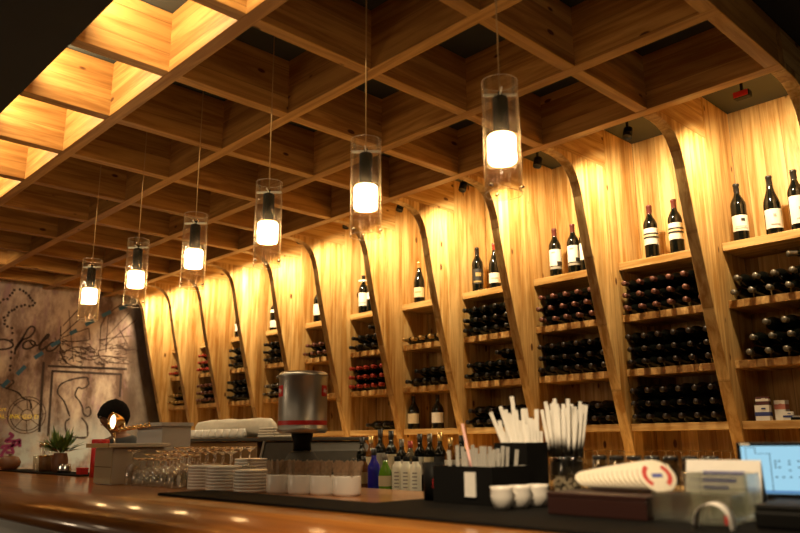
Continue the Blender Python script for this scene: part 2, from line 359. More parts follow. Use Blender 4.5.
def text_mesh(name, body, size, m, parent=None, loc=(0,0,0), rot=(0,0,0), ext=.0006, align='LEFT'):
    cu = bpy.data.curves.new(name, 'FONT'); cu.body = body; cu.size = size; cu.extrude = ext; cu.align_x = align; cu.resolution_u = 2
    t = bpy.data.objects.new(name+'_tmp', cu); COL.objects.link(t)
    dg = bpy.context.evaluated_depsgraph_get(); me = bpy.data.meshes.new_from_object(t.evaluated_get(dg))
    bpy.data.objects.remove(t); bpy.data.curves.remove(cu)
    me.materials.clear(); me.materials.append(m)
    o = bpy.data.objects.new(name, me); COL.objects.link(o); o.parent = parent; o.location = loc; o.rotation_euler = rot
    return o
M_yel = mat('yellow_paint', (.95,.76,.10), .7)
text_mesh('caption_lettering', 'AL· INK·GO D', .068, M_yel, mural, (.006, 2.56-3.2, .575), (pi/2, 0, pi/2))
text_mesh('caption_lettering', 'ort', .06, M_yel, mural, (.006, 2.56-3.2, .655), (pi/2, 0, pi/2))

# timber ceiling lattice
lat = thing('ceiling_lattice', 'square timber coffer lattice of crossing pine beams hung under dark ceiling', 'ceiling lattice', (-5.0, 2.3, Z0))
def lpart(name, x0, x1, y0, y1, z0, z1, m, p=lat):
    c = ((x0+x1)/2, (y0+y1)/2, (z0+z1)/2)
    return obj(name, MB().box(x0-c[0], x1-c[0], y0-c[1], y1-c[1], z0-c[2], z1-c[2]), m, p, (c[0]+5.0, c[1]-2.3, c[2]-Z0), bevel=.003)
for y in BY: lpart('long_beam', XW+.004, RX[0]+HT, y-HT, y+HT, Z0, Z1-.002, W_long)
for x in RX: lpart('cross_beam', x-HT, x+HT, 1.044, BY[3]-HT-.001, Z0+.0015, Z1-.003, W_cross)

# wine shelving
rack = thing('wine_shelving', 'tall built-in pine wine shelving of curved ribs covering the back wall', 'wine shelving', (-5.0, 4.5, 1.03))
CUR = [(3.66,Z0),(3.74,3.049),(3.80,3.041),(3.86,3.022),(3.905,2.99),(3.94,2.945),(3.965,2.89),(3.985,2.82),(4.012,2.68),(4.05,2.50),(4.14,2.14),(4.27,1.66),(4.39,1.24),(4.45,1.031)]
RIBU = CUR + [(YB-.012,1.031),(YB-.012,Z1-.004),(4.30,Z1-.004),(4.30,3.085),(3.66,3.085)]
RIBA = [(3.66,3.0865),(4.2985,3.0865),(4.2985,Z1-.004),(3.66,Z1-.004)]
off = lambda P: [(y-4.5, z-1.03) for y, z in P]
for k, x in enumerate(RX):
    u = obj('rib', MB().prism(off(RIBU), -HT, HT), W_vert, rack, (x+5.0, 0, 0), bevel=.004)
    obj('rib_arm', MB().prism(off(RIBA), -HT+.002, HT-.002), W_arm, u)
SHZ = [(2.385, 2.435), (2.04, 2.085), (1.69, 1.735), (1.35, 1.395)]
YS = 4.37
for k in range(11):
    xl, xr = RX[k+1]+HT+.001, RX[k]-HT-.001; cx, w = (xl+xr)/2, (xr-xl)/2
    obj('back_panel', MB().box(-w, w, YB-.012-4.5, YB-.001-4.5, .001, Z1-1.034), W_back, rack, (cx+5.0, 0, 0))
    for i, (a, b) in enumerate(SHZ):
        ys = YS + (0 if i < 3 else .005)
        obj('shelf', MB().box(-w, w, 0, YB-.013-ys, 0, b-a), W_shelf if i in (0, 3) else W_block, rack, (cx+5.0, ys-4.5, a-1.03), bevel=.003)

# back counter and bar
bc = thing('back_counter', 'low dark wood counter under the wine shelving', 'counter', (-4.9, 4.3, 0))
obj('carcass', MB().box(-3.9, 3.9, -.35, .39, .001, .98), W_cab, bc)
obj('worktop', MB().box(-3.9, 3.9, -.40, .385, .981, 1.03), W_shelf, bc, bevel=.004)
bar = thing('bar_counter', 'long varnished wooden bar counter with rounded front edge and white front', 'bar counter', (-3.5, 1.7, 0))
prof = [(2.27,1.055),(2.27,1.10),(1.30,1.10),(1.23,1.098),(1.16,1.091),(1.10,1.078),(1.065,1.060),(1.045,1.038),(1.043,1.015),(1.056,.996),(1.09,.985),(1.20,.983),(1.20,1.055)]
ct = MB().prism([(y-1.7, z) for y, z in prof], -4.4, 4.6)
for i in range(len(ct.s)): ct.s[i] = 4 <= i <= 12
obj('bar_top', ct, W_bar, bar)
obj('bar_front', MB().box(-4.38, 4.58, -.52, .50, .001, 1.054), mat('white_bar_front', (.62,.62,.60), .35, noise=.05), bar)
st = thing('service_counter', 'lower work counter behind the bar holding bottles and coffee machine', 'counter', (-2.8, 2.75, 0))
obj('carcass', MB().box(-1.85, 1.85, -.28, .28, .001, 1.0), W_cab, st)
obj('worktop', MB().box(-1.93, 1.93, -.33, .30, 1.001, 1.05), M_dsteel, st, bevel=.004)
tag(obj('bar_mat', MB().prism([(-1.25,-.22),(1.27,-.20),(1.27,.62),(-.245,.62),(-.245,.025),(-1.25,.025)], 0, .009, axis='z'), M_mat, loc=(-1.62, 1.645, 1.1005), bevel=.003), 'long black rubber mat along the front of the bar under cups and straws', 'bar mat')
tag(obj('drip_mat', MB().box(-1.05, .60, -.12, .11, 0, .008), M_mat, loc=(-5.45, 2.0, 1.1005), bevel=.003), 'black mat at the far left end of bar under the plant', 'bar mat')

# pendants
def pendant(i, x):
    word = ['nearest of the six glass cylinder pendant lamps, furthest right', 'second pendant lamp from the right, clear glass cylinder with glowing frosted diffuser', 'third pendant lamp from the right, clear glass cylinder with black socket',
            'fourth pendant lamp from the right, clear glass cylinder with black socket', 'fifth pendant lamp from the right, hanging before the end of shelving', 'farthest of the six glass pendant lamps, hanging before the mural wall'][i]
    return word
for i in range(6):
    x = -1.452 - i*.6915
    if i == 0:
        pen = thing('pendant_lamp', pendant(0, x), 'pendant lamp', (x, 1.871, 2.09), group='glass pendant lamps over the bar')
        g = MB().lathe([(.0625,.0),(.0625,.40),(.0605,.40),(.0605,.0),(.0625,0)], 40)
        sh = obj('glass_shade', g, M_pglass, pen)
        for zz in (-.0012, .4002): obj('glass_rim', MB().lathe([(.0605,zz),(.0625,zz),(.0625,zz+.001),(.0605,zz+.001),(.0605,zz)], 40), M_rim, sh)
        cb = MB().tube([(-.042,-.042,.354),(.042,.042,.354)], .0055, 8).tube([(.042,-.042,.354),(-.042,.042,.354)], .003, 8)
        obj('cross_bar', cb, M_enamel, pen)
        obj('socket', MB().lathe([(0,.2055),(.027,.2055),(.027,.338),(.024,.345),(.008,.350),(.008,.366),(0,.366)], 24), M_black, pen)
        obj('diffuser', MB().lathe([(0,.110),(.042,.110),(.047,.116),(.047,.199),(.042,.205),(0,.205)], 32), M_bulb, pen)
        obj('inner_tube', MB().lathe([(.020,.012),(.020,.100),(.016,.1085),(.0,.109)], 20), M_pglass, pen)
        rp = MB()
        for a in (0, 2*pi/3, 4*pi/3): rp.lathe([(0,.0645),(.006,.0645),(.006,.070),(0,.070)], 8, axis='x')
        for a in (.5, .5+2*pi/3, .5+4*pi/3):
            obj('clamp_pin', MB().tube([(.055*cos(a), .055*sin(a), .018), (.069*cos(a), .069*sin(a), .018)], .0045, 8), M_chrome, pen)
        obj('cord', MB().tube([(0,0,.3662),(0,0,1.262)], .0028, 8), M_cord, pen)
        obj('ceiling_rose', MB().lathe([(0,1.262),(.045,1.262),(.045,1.2785),(0,1.2785)], 20), M_black, pen)
    else:
        dup(pen, (x, 1.871, 2.09), label=pendant(i, x))

# spotlights, one per bay
for k in range(11):
    x = (RX[k]+RX[k+1])/2
    lab = 'small black spotlight lighting the %s wine bay%s' % (('rightmost' if k == 0 else ORD[k]), '' if k == 0 else ' from the right')
    if k == 0:
        se = thing('ceiling_sensor', 'small dark device with red face under dark ceiling of rightmost wine bay', 'sensor', (x, 4.12, 3.20))
        obj('stem', MB().tube([(0,0,.02),(0,0,.168)], .009, 10), M_black, se)
        obj('housing', MB().cbox(0, 0, -.02, .09, .05, .04), M_black, se, bevel=.006)
        obj('red_face', MB().cbox(0, -.0275, -.016, .08, .004, .032), mat('red_device_face', (.55,.02,.02), .4), se)
        continue
    if k == 1:
        sp = thing('spotlight', lab, 'spotlight', (x, 4.06, 3.17), group='spotlights above the wine bays')
        obj('stem', MB().tube([(0,0,.035),(0,0,.198)], .009, 10), M_black, sp)
        obj('head', MB().lathe([(0,-.030),(.026,-.030),(.029,-.034),(.029,.03),(.020,.038),(0,.038)], 20), M_black, sp, rot=(radians(-20), 0, 0))
    else: dup(sp, (x, 4.06, 3.17), label=lab)
# ------------------------------------------------------------------ wine bottles
BORD = [(0,0),(.034,0),(.0385,.004),(.0395,.010),(.0395,.186),(.0375,.200),(.030,.217),(.021,.232),(.0155,.246),(.0142,.258),(.0142,.300),(0,.300)]
BURG = [(0,0),(.036,0),(.0405,.004),(.0415,.012),(.0415,.150),(.038,.172),(.030,.195),(.022,.217),(.0165,.240),(.0145,.262),(.0142,.300),(0,.300)]
FOIL = [(.0146,.243),(.0152,.247),(.0152,.287),(.0168,.2885),(.0168,.297),(.0155,.3012),(0,.3012)]
def bottle(label, foil, shape='b', loc=(0,0,0), rot=(0,0,0), group=None, labelspec=None, seg=20):
    t = thing('wine_bottle', label, 'bottle', loc, rot, group)
    obj('glass_body', MB().lathe(BORD if shape == 'b' else BURG, seg), M_bottle, t)
    obj('foil_capsule', MB().lathe(FOIL, 14), M_foils[foil], t)
    r = (.0395 if shape == 'b' else .0415)+.0005
    F = -pi/2+.55        # the way the label faces
    for (z0, z1, half, m, marks) in (labelspec or []):
        lb = obj('label', MB().lathe([(r, z0), (r, z1)], 18, a0=F-half, a1=F+half), m, t)
        for (a, b, h, mm, c) in marks:
            obj('print', MB().lathe([(r+.0016, a), (r+.0016, b)], 18, a0=F+c-h, a1=F+c+h), mm, lb)
    return t
M_lw = mat('white_label_paper', (.80,.76,.68), .7)
M_lc = mat('cream_label_paper', (.66,.55,.36), .7)
M_lk = mat('black_label_print', (.02,.018,.018), .6)
M_lr = mat('maroon_label_print', (.28,.05,.035), .6)
M_lg = mat('gold_label_print', (.38,.27,.10), .5)
M_lgr = mat('grey_label_print', (.36,.33,.29), .6)
ZA = 2.4355
stand = [
 (-1.685, 'b', 'black', [(.05,.13,1.35,M_lw,[(.098,.113,.25,M_lk,.25),(.06,.064,.8,M_lgr,0),(.07,.073,.7,M_lgr,0)])], 'dark bottle with short white label, leftmost of three in the rightmost bay'),
 (-1.495, 'u', 'black', [(.03,.125,1.3,M_lw,[(.085,.10,.16,M_lgr,0),(.045,.05,.5,M_lgr,0)])], 'sloping-shouldered bottle with wide white label, middle of three in rightmost bay'),
 (-1.36, 'b', 'black', [(.03,.165,1.35,M_lw,[(.095,.11,.16,M_lgr,0),(.05,.055,.5,M_lgr,0)])], 'bottle with tall white label standing at the right edge of photo'),
 (-2.255, 'b', 'pink', [(.075,.165,1.4,M_lw,[(.129,.138,1.4,M_lk,0),(.119,.129,1.4,M_lc,0),(.109,.118,1.4,M_lk,0)])], 'bottle with black-striped cream label, left one of two in second bay from right'),
 (-2.085, 'b', 'pink', [(.075,.165,1.4,M_lw,[(.129,.138,1.4,M_lk,0),(.119,.129,1.4,M_lc,0),(.109,.118,1.4,M_lk,0)])], 'bottle with black-striped cream label, right one of two in second bay from right'),
 (-3.0, 'b', 'red', [(.065,.165,1.2,M_lw,[(.066,.09,.45,M_lk,.7),(.14,.15,.3,M_lgr,-.3)]),(.045,.060,1.2,M_lgr,[])], 'red-capped bottle with white label, left of the pair in third bay from right'),
 (-2.845, 'b', 'red', [(.065,.165,1.2,M_lw,[(.066,.09,.45,M_lk,.7),(.14,.15,.3,M_lgr,-.3)]),(.045,.060,1.2,M_lgr,[])], 'red-capped bottle with white label, right of the pair in third bay from right'),
 (-2.745, 'b', 'red', [(.065,.165,1.2,M_lw,[])], 'bottle half hidden behind the rib at right end of third bay from right'),
 (-3.735, 'b', 'black', [(.05,.15,1.2,M_lk,[(.10,.125,.5,M_lg,.2),(.06,.07,.7,M_lg,0)])], 'bottle with black and gold label, left of two in fourth bay from right'),
 (-3.56, 'u', 'red', [(.035,.10,1.3,M_lw,[(.06,.066,.6,M_lgr,0)])], 'bright red-capped bottle with low white label in fourth bay from right'),
 (-4.385, 'u', 'gold', [(.04,.11,1.3,M_lc,[(.07,.08,.5,M_lg,0)])], 'lone gold-capped bottle with cream label in fifth bay from right'),
 (-5.11, 'b', 'black', [(.06,.16,1.3,M_lw,[(.08,.085,.7,M_lgr,0)]),(.25,.262,1.5,M_lw,[])], 'bottle with white label and white neck band in sixth bay from right'),
 (-5.0, 'b', 'black', [(.10,.15,1.3,M_lw,[])], 'bottle partly behind the rib and white-labelled bottle, sixth bay from right'),
 (-5.79, 'b', 'black', [(.06,.15,1.3,M_lw,[])], 'bottle mostly hidden behind rib on top shelf, seventh bay from right'),
 (-6.540, 'b', 'black', [(.03,.09,1.3,M_lw,[]),(.16,.185,1.3,M_lw,[])], 'bottle with two pale labels on top shelf, eighth bay from right'),
 (-7.23, 'b', 'black', [(.06,.13,1.3,M_lw,[])], 'bottle with pale label on top shelf, ninth bay from right'),
]
M_foils['red'], M_foils['maroon'] = M_foils['red'], mat('maroon_foil', (.10,.022,.018), .4, .2)
for i, (x, shp, fo, ls, lab) in enumerate(stand):
    f = 'maroon' if i in (3, 4, 5, 6, 7) else fo
    bottle(lab, f, shp, (x, 4.436, ZA), (0, 0, rnd.uniform(-.12, .12)), 'bottles standing on the top shelf', ls, 28).scale = (1.13, 1.13, 1.2)

FN = {'black': 'black-capped', 'pink': 'copper-capped', 'red': 'red-capped', 'gold': 'gold-capped', 'silver': 'silver-capped', 'dusk': 'brown-capped'}
PROTO = {}
def lying(x, z, foil, label, group, y=4.635, tilt=0):
    rot = (pi/2, 0, tilt)
    if foil not in PROTO:
        PROTO[foil] = bottle(label, foil, 'b', (x, y, z), rot, group); return PROTO[foil]
    return dup(PROTO[foil], (x, y, z), rot, label, group)
TIER = {'upper': 2.0855, 'middle': 1.7355, 'lower': 1.3955}
def bayname(b): return 'rightmost bay' if b == 0 else ORD[b]+' bay from right'
ROWN = ['bottom', 'second', 'third', 'fourth']
# bay, tier, foil, rows from the bottom: (how many, start offset)
RACKS = [
 (0,'upper','silver',[(6,.0),(5,.03)]), (0,'middle','silver',[(5,.05),(5,.08),(4,.16)]),
 (1,'upper','pink',[(6,.0),(6,.0),(6,.0)]), (1,'middle','dusk',[(6,.0),(6,.0),(6,.0)]), (1,'lower','dusk',[(6,.0),(6,.0),(6,.0)]),
 (2,'upper','pink',[(5,.03),(5,.0),(5,.03)]), (2,'middle','dusk',[(6,.0),(6,.0),(6,.0)]), (2,'lower','dusk',[(4,.2),(3,.23)]),
 (3,'upper','black',[(5,.0),(5,.0),(5,.0)]), (3,'middle','black',[(6,.0),(5,.03),(2,.3)]), (3,'lower','dusk',[(6,.0),(5,.03)]),
 (4,'upper','gold',[(5,.0)]), (4,'middle','black',[(5,.03),(4,.14)]),
 (5,'upper','black',[(4,.0),(4,.03),(1,.26)]), (5,'middle','red',[(5,.0),(5,.0),(5,.0)]), (5,'lower','black',[(3,.24)]),
 (6,'upper','pink',[(4,.0),(3,.03)]),
 (7,'upper','black',[(3,.0),(3,.0),(3,.0)]), (7,'middle','silver',[(4,.0),(3,.03),(1,.24)]),
 (8,'upper','black',[(3,.0),(3,.0),(3,.0)]), (8,'middle','black',[(4,.0),(4,.0),(4,.0)]),
 (9,'upper','red',[(3,.0),(3,.0),(3,.0)]), (9,'middle','pink',[(4,.0),(4,.0),(4,.0)]),
 (10,'upper','red',[(3,.0),(2,.03)]), (10,'middle','gold',[(4,.0),(3,.03)]),
]
for b, tier, foil, rows in RACKS:
    xl = RX[b+1]+HT
    z = TIER[tier]+.0400
    for r, (n, o0) in enumerate(rows):
        for i in range(n):
            x = xl+.05+o0+.1*i
            if r and b in (0, 3, 7): pass
            rn = ROWN[r] if len(rows) > 1 else 'only'
            lab = '%s wine bottle %s from left, %s row, %s rack, %s' % (FN[foil], ('first' if i == 0 else ORD[i]), rn, tier, bayname(b))
            if b == 9 and tier == 'upper' and r == 2: pass
            lying(x, z+r*.0795, foil, lab, '%s wine bottles lying in %s rack, %s' % (FN[foil], tier, bayname(b)),
                  y=4.635+rnd.uniform(-.012, .004))
dup(PROTO['silver'], (-1.19, 4.56, 2.305), (radians(90), radians(-22), radians(-52)), 'silver-capped bottle lying askew on top of others, upper rack, rightmost bay', 'loose bottles')
# two spirits bottles standing in the lower rack of the fifth bay
for x, lab in ((-4.475, 'squat dark spirits bottle with cream label, left of two on shelf above back counter'), (-4.20, 'squat dark spirits bottle with white label, right of two on shelf above back counter')):
    t = thing('spirits_bottle', lab, 'bottle', (x, 4.44, 1.3955), group='spirits bottles on the lower shelf')
    obj('glass_body', MB().lathe([(0,0),(.045,0),(.050,.006),(.050,.14),(.045,.165),(.03,.19),(.017,.205),(.015,.22),(.015,.25),(0,.25)], 22), M_bottle, t)
    obj('cap', MB().lathe([(.0165,.225),(.0165,.268),(0,.268)], 14), M_foils['dusk'], t)
    obj('label', MB().lathe([(.0508,.045),(.0508,.125)], 18, a0=-2.4, a1=.2), M_lw if x > -4.3 else M_lc, t)
# inverted stem glasses on the back counter (bays one and two from the right)
STEM = [(.031,0),(.036,.03),(.038,.06),(.034,.085),(.02,.103),(.005,.112),(.0035,.125),(.0035,.185),(.008,.192),(.033,.197),(.033,.199),(0,.199)]
sg = None
for b in (1, 2, 0):
    for r in range(2):
        for i in range(6 if b else 3):
            x = RX[b+1]+HT+.055+.1*i; y = 4.50+.11*r
            lab = 'upturned stem glass %s from left in %s row on back counter, %s' % ('first' if i == 0 else ORD[i], 'front' if r == 0 else 'rear', bayname(b))
            g = 'upturned stem glasses on the back counter'
            if sg is None:
                sg = thing('stem_glass', lab, 'glass', (x, y, 1.031), group=g)
                obj('bowl', MB().lathe(STEM[:6], 16), M_barglass, sg); obj('stem', MB().lathe(STEM[5:9], 8), M_foot, sg); obj('foot', MB().lathe(STEM[8:], 16), M_foot, sg)
            else: dup(sg, (x, y, 1.031), label=lab, group=g)
# small boxes in the lower rack of the rightmost bay
def carton(label, x, y, z, w, d, h, m1, m2, rz=0, name='carton', cat='box', band=(.3, .55)):
    t = thing(name, label, cat, (x, y, z), (0, 0, rz))
    obj('box', MB().cbox(0, 0, 0, w, d, h), m1, t, bevel=.001)
    obj('printed_band', MB().cbox(0, -.001, h*band[0], w+.0016, d, h*(band[1]-band[0])), m2, t)
    obj('print', MB().cbox(w*.12, -d/2-.0018, h*.72, w*.3, .0012, h*.1), m2, t)
    return t
M_blue = mat('dark_blue_print', (.03,.045,.20), .6)
carton('white carton with dark blue band, lower shelf of rightmost bay', -1.672, 4.425, 1.3955, .075, .06, .085, M_whitep, M_blue, .1)
carton('dark red carton stacked on the blue-banded white carton', -1.668, 4.425, 1.4815, .066, .05, .045, mat('dark_red_card', (.09,.02,.02), .6), M_whitep, .12, band=(.45, .75))
carton('small white carton with red print behind the blue-banded carton', -1.585, 4.46, 1.3955, .06, .05, .11, M_whitep, mat('faded_red_print', (.45,.16,.12), .7), -.1, band=(.55, .8))
carton('low white and blue carton beside the taller cartons, rightmost bay', -1.535, 4.405, 1.3955, .05, .04, .045, M_whitep, M_blue, .2)
bk = thing('folder', 'dark flat folder lying on lower shelf at right edge of photo', 'folder', (-1.40, 4.46, 1.3955))
obj('cover', MB().cbox(0, 0, 0, .24, .15, .014), M_black, bk, bevel=.002); obj('pages', MB().cbox(.002, -.002, .0142, .225, .14, .008), mat('grey_pages', (.35,.33,.30), .8), bk)

# ------------------------------------------------------------------ bottles on the service counter
ZS = 1.0505
def liquor(label, x, y, h, r, m, cap, lm=None, shoulder=.62, capm=None, z=ZS, name='liquor_bottle'):
    t = thing(name, label, 'bottle', (x, y, z), group='bottles behind the bar')
    s = h*shoulder
    obj('glass_body', MB().lathe([(0,0),(r*.9,0),(r,.006),(r,s),(r*.93,s+.02),(r*.6,s+.038),(r*.42,s+.05),(r*.40,h*.9),(0,h*.9)], 18), m, t)
    obj('cap', MB().lathe([(r*.46,h*.86),(r*.46,h),(0,h)], 12), M_foils[cap], t)
    if lm: obj('label', MB().lathe([(r+.0007,s*.48),(r+.0007,s*.97)], 14, a0=-2.4, a1=.5), lm, t)
    return t
M_bblue = mat('cobalt_glass', (.02,.02,.42), .06, spec=.5)
M_bgreen = mat('green_glass', (.13,.30,.02), .06, spec=.6)
M_bamber = mat('amber_glass', (.20,.07,.008), .06, spec=.7, trans=.3)
M_bclear = mat('pale_spirit_glass', (.22,.18,.11), .06, spec=.7, trans=.5)
liquor('dark tall bottle leftmost of the bottles behind the bar', -3.21, 2.78, .275, .031, M_bottle, 'black')
liquor('amber bottle with gold cap second from left, rear row behind bar', -3.135, 2.78, .28, .030, M_bamber, 'gold', M_lc)
liquor('tall green-black bottle behind the cobalt blue bottle', -3.06, 2.78, .315, .031, M_bottle, 'dusk', M_lgr)
liquor('tall dark bottle with cream label behind the green bottle', -2.975, 2.78, .305, .032, M_bottle, 'black', M_lc)
liquor('dark bottle with pale label just left of wood rib foot', -2.895, 2.78, .26, .030, M_bottle, 'silver', M_lw)
liquor('cobalt blue glass bottle beside the green one', -2.765, 2.47, .215, .030, M_bblue, 'black', None, .55)
liquor('bright green glass bottle with silver neck, left of white bottles', -2.685, 2.47, .19, .031, M_bgreen, 'silver', M_lc, .5)
liquor('amber small bottle left of the cobalt blue bottle', -2.84, 2.47, .18, .028, M_bamber, 'black', M_lg, .6)
liquor('dark small bottle with white label behind sugar holders', -2.91, 2.47, .17, .028, M_bottle, 'black', M_lw, .6)
for i, x in enumerate((-2.632, -2.573, -2.513)):
    t = thing('milk_bottle', 'white bottle with dark cap, %s of three beside the green bottle' % ['left', 'middle', 'right'][i], 'bottle', (x, 2.50, ZS), group='white bottles behind the bar')
    obj('body', MB().lathe([(0,0),(.026,0),(.0275,.004),(.0275,.125),(.024,.14),(.015,.15),(.0145,.158),(0,.158)], 18), mat('white_bottle_plastic', (.90,.87,.74), .35) if i == 0 else bpy.data.materials['white_bottle_plastic'], t)
    obj('cap', MB().lathe([(.0155,.1585),(.0155,.18),(0,.18)], 14), M_black, t)
    pr_ = MB()
    for q in range(5): pr_.lathe([(.0281,.04+.016*q),(.0281,.046+.016*q)], 6, a0=-1.35, a1=-.55)
    obj('print', pr_, M_lgr, t)
for i, (x, h, m, cap, lm, nm) in enumerate([(-2.83,.25,M_bclear,'red',M_lgr,'clear bottle with red cap'),(-2.76,.285,M_bottle,'black',M_lw,'black-capped dark bottle with white label'),(-2.69,.285,M_bottle,'silver',M_lc,'dark bottle with silver cap and cream label'),
      (-2.62,.29,M_bottle,'gold',M_lk,'dark bottle with gold cap and black label'),(-2.55,.265,M_bamber,'gold',M_lw,'amber bottle with gold cap and white label'),(-2.475,.275,M_bottle,'black',M_lgr,'dark bottle with grey label')]):
    liquor(nm+', %s in the row behind white bottles' % ['first', 'second', 'third', 'fourth', 'fifth', 'last'][i], x, 2.78, h, .030, m, cap, lm)

# ------------------------------------------------------------------ things on the bar
ZB = 1.1005; ZM = 1.1105
# espresso machine with cups and towel on top
em = thing('espresso_machine', 'wide brown and steel espresso machine behind glasses and plates', 'espresso machine', (-4.00, 2.72, 1.0505))
obj('body', MB().box(-.70, .22, -.25, .25, .04, .255), M_brown, em, bevel=.008)
obj('end_housing', MB().prism([(.221,.04),(.70,.04),(.66,.20),(.60,.255),(.30,.255)], -.25, .25, axis='y'), M_dsteel, em, bevel=.006)
obj('trim_strip', MB().prism([(.215,.045),(.235,.045),(.315,.26),(.295,.26)], -.2575, -.2515, axis='y'), M_steel, em)
obj('cup_tray', MB().box(-.80, .62, -.26, .26, .2565, .275), M_dsteel, em, bevel=.003)
for sx in (-.6, .55):
    for sy in (-.2, .2): obj('foot', MB().lathe([(0,0),(.025,0),(.022,.0395),(0,.0395)], 14, c=(sx, sy, 0)), M_black, em)
ZT = 1.0505+.2758
def cup_mesh(up=True): return [(0,.002),(.020,0),(.0245,.006),(.030,.03),(.0325,.055),(.0305,.055),(.027,.03),(.021,.010),(0,.008)]
cupp = None
for i in range(9):
    x = -4.72+.085*i; lab = 'white cup upturned on espresso machine, %s from left' % ('first' if i == 0 else ORD[i])
    if cupp is None:
        cupp = thing('coffee_cup', lab, 'cup', (x, 2.53, ZT+.056), (pi, 0, 0), 'upturned cups on the espresso machine')
        obj('bowl', MB().lathe(cup_mesh(), 20), M_white, cupp)
        obj('handle', MB().tube([(.030+.014*sin(t*pi/8), 0, .018+.0035*t) for t in range(9)], .003, 6), M_white, cupp)
    else: dup(cupp, (x, 2.53, ZT+.056), label=lab)
def roll(name, label, x0, x1, y, z, r, m, cat):
    n = 26; V = []; F = []; sg_ = 20
    for i in range(n+1):
        t = i/n; rr = r*(1-.18*(abs(2*t-1)**8)) if 0 < i < n else r*.55
        for k in range(sg_):
            a = 2*pi*k/sg_; q = rr*(1+.05*sin(3*a+t*9)+.035*sin(7*a-t*21))
            V.append((x0+(x1-x0)*t, y+q*cos(a), z+q*sin(a)))
    for i in range(n):
        for k in range(sg_): F.append((i*sg_+k, i*sg_+(k+1) % sg_, (i+1)*sg_+(k+1) % sg_, (i+1)*sg_+k))
    F += [tuple(range(sg_))[::-1], tuple(range(n*sg_, (n+1)*sg_))]
    c = ((x0+x1)/2, y, z-r)
    mb = MB().add([(v[0]-c[0], v[1]-c[1], v[2]-c[2]) for v in V], F, 0, True)
    return tag(obj(name, mb, m, loc=c), label, cat)
M_towel = mat('off_white_towel', (.62,.56,.46), .9, noise=.12, nscale=40)
roll('bar_towel', 'long rolled off-white towel lying on espresso machine behind cups', -4.74, -3.86, 2.63, ZT+.062, .058, M_towel, 'towel')
fold = MB()
for k in range(4): fold.box(-.09+.004*k, .085-.003*k, -.07, .07, .0145*k, .0145*k+.0135)
tag(obj('folded_cloth', fold, M_towel, loc=(-3.72, 2.56, ZT), bevel=.006), 'folded off-white cloth at right end of espresso machine top', 'cloth')
# bin behind white cabinet
tb = thing('plastic_bin', 'grey translucent plastic bin standing behind the white box cabinet', 'bin', (-4.24, 2.12, ZB))
M_bin = mat('grey_translucent_plastic', (.42,.41,.40), .3)
bw_ = MB()
bw_.box(-.16,.16,-.09,-.086,.005,.31).box(-.16,.16,.086,.09,.005,.31).box(-.16,-.156,-.0855,.0855,.005,.31).box(.156,.16,-.0855,.0855,.005,.31).box(-.16,.16,-.09,.09,0,.0045)
obj('tub', bw_, M_bin, tb); obj('rim', MB().box(-.17,.17,-.10,-.0905,.295,.315).box(-.17,.17,.0905,.10,.295,.315).box(-.17,-.1605,-.0900,.0900,.295,.315).box(.1605,.17,-.0900,.0900,.295,.315), M_bin, tb)
# coffee grinder and can
gr = thing('coffee_grinder', 'dark coffee grinder under the big silver coffee can', 'coffee grinder', (-2.87, 2.12, ZB))
obj('body', MB().lathe([(0,0),(.10,0),(.105,.01),(.10,.06),(.085,.11),(.06,.15),(.045,.16),(0,.16)], 28), M_dsteel, gr)
obj('neck', MB().lathe([(0,.1605),(.042,.1605),(.040,.20),(.05,.225),(.05,.238),(0,.238)], 24), M_black, gr)
obj('spout', MB().tube([(-.02,-.08,.10),(-.02,-.125,.09),(-.02,-.135,.06)], .016, 10), M_black, gr)
can = thing('coffee_can', 'large silver metal coffee can with red band and red square logos', 'can', (-2.87, 2.12, ZB+.2385))
R_ = .113
obj('can_body', MB().lathe([(0,.0),(R_*.93,0),(R_*.98,.008),(R_+.003,.014),(R_+.003,.022),(R_,.026),(R_,.252),(R_+.003,.256),(R_+.003,.266),(R_,.272),(R_*.9,.280),(R_*.86,.274),(0,.274)], 48), mat('brushed_can_metal', (.46,.44,.40), .38, 1, noise=.08, nscale=12), can)
obj('red_band', MB().lathe([(R_+.0008,.036),(R_+.0008,.056)], 48), M_red, can)
for a in (.42, -1.80):
    lg = obj('logo_square', MB().lathe([(R_+.001,.165),(R_+.001,.215)], 8, a0=a-.23, a1=a+.23), M_red, can)
    text_mesh('logo_lettering', 'illy', .026, M_whitep, lg, ((R_+.0022)*cos(a), (R_+.0022)*sin(a), .183), (pi/2, 0, a+pi/2), .0004, 'CENTER')
# white box cabinet with slab top and red knob box
wb = thing('box_cabinet', 'beige box cabinet with overhanging top slab on the left of bar', 'cabinet', (-3.845, 1.78, ZB))
obj('carcass', MB().box(-.105, .105, -.17, .10, 0, .178), M_greyen, wb, bevel=.003)
obj('front_panel', MB().box(-.104, .104, -.1745, -.1705, .004, .176), M_beige, wb, bevel=.001)
obj('panel_groove', MB().box(-.1045, .1045, -.1755, -.175, .083, .087), M_brown, wb)
obj('top_slab', MB().box(-.14, .13, -.205, .12, .1785, .20), M_greyen, wb, bevel=.004)
obj('wooden_edge', MB().box(-.14, .13, -.2115, -.2055, .179, .1995), mat('light_wood_edge', (.50,.32,.13), .5), wb)
rb = thing('red_tin', 'small red tin standing behind the left corner of box cabinet', 'tin', (-4.68, 1.93, ZB))
obj('tin_body', MB().lathe([(0,0),(.05,0),(.05,.20),(0,.20)], 20), M_red, rb); obj('tin_lid', MB().lathe([(.052,.2005),(.052,.222),(.045,.226),(0,.226)], 20), M_red, rb)
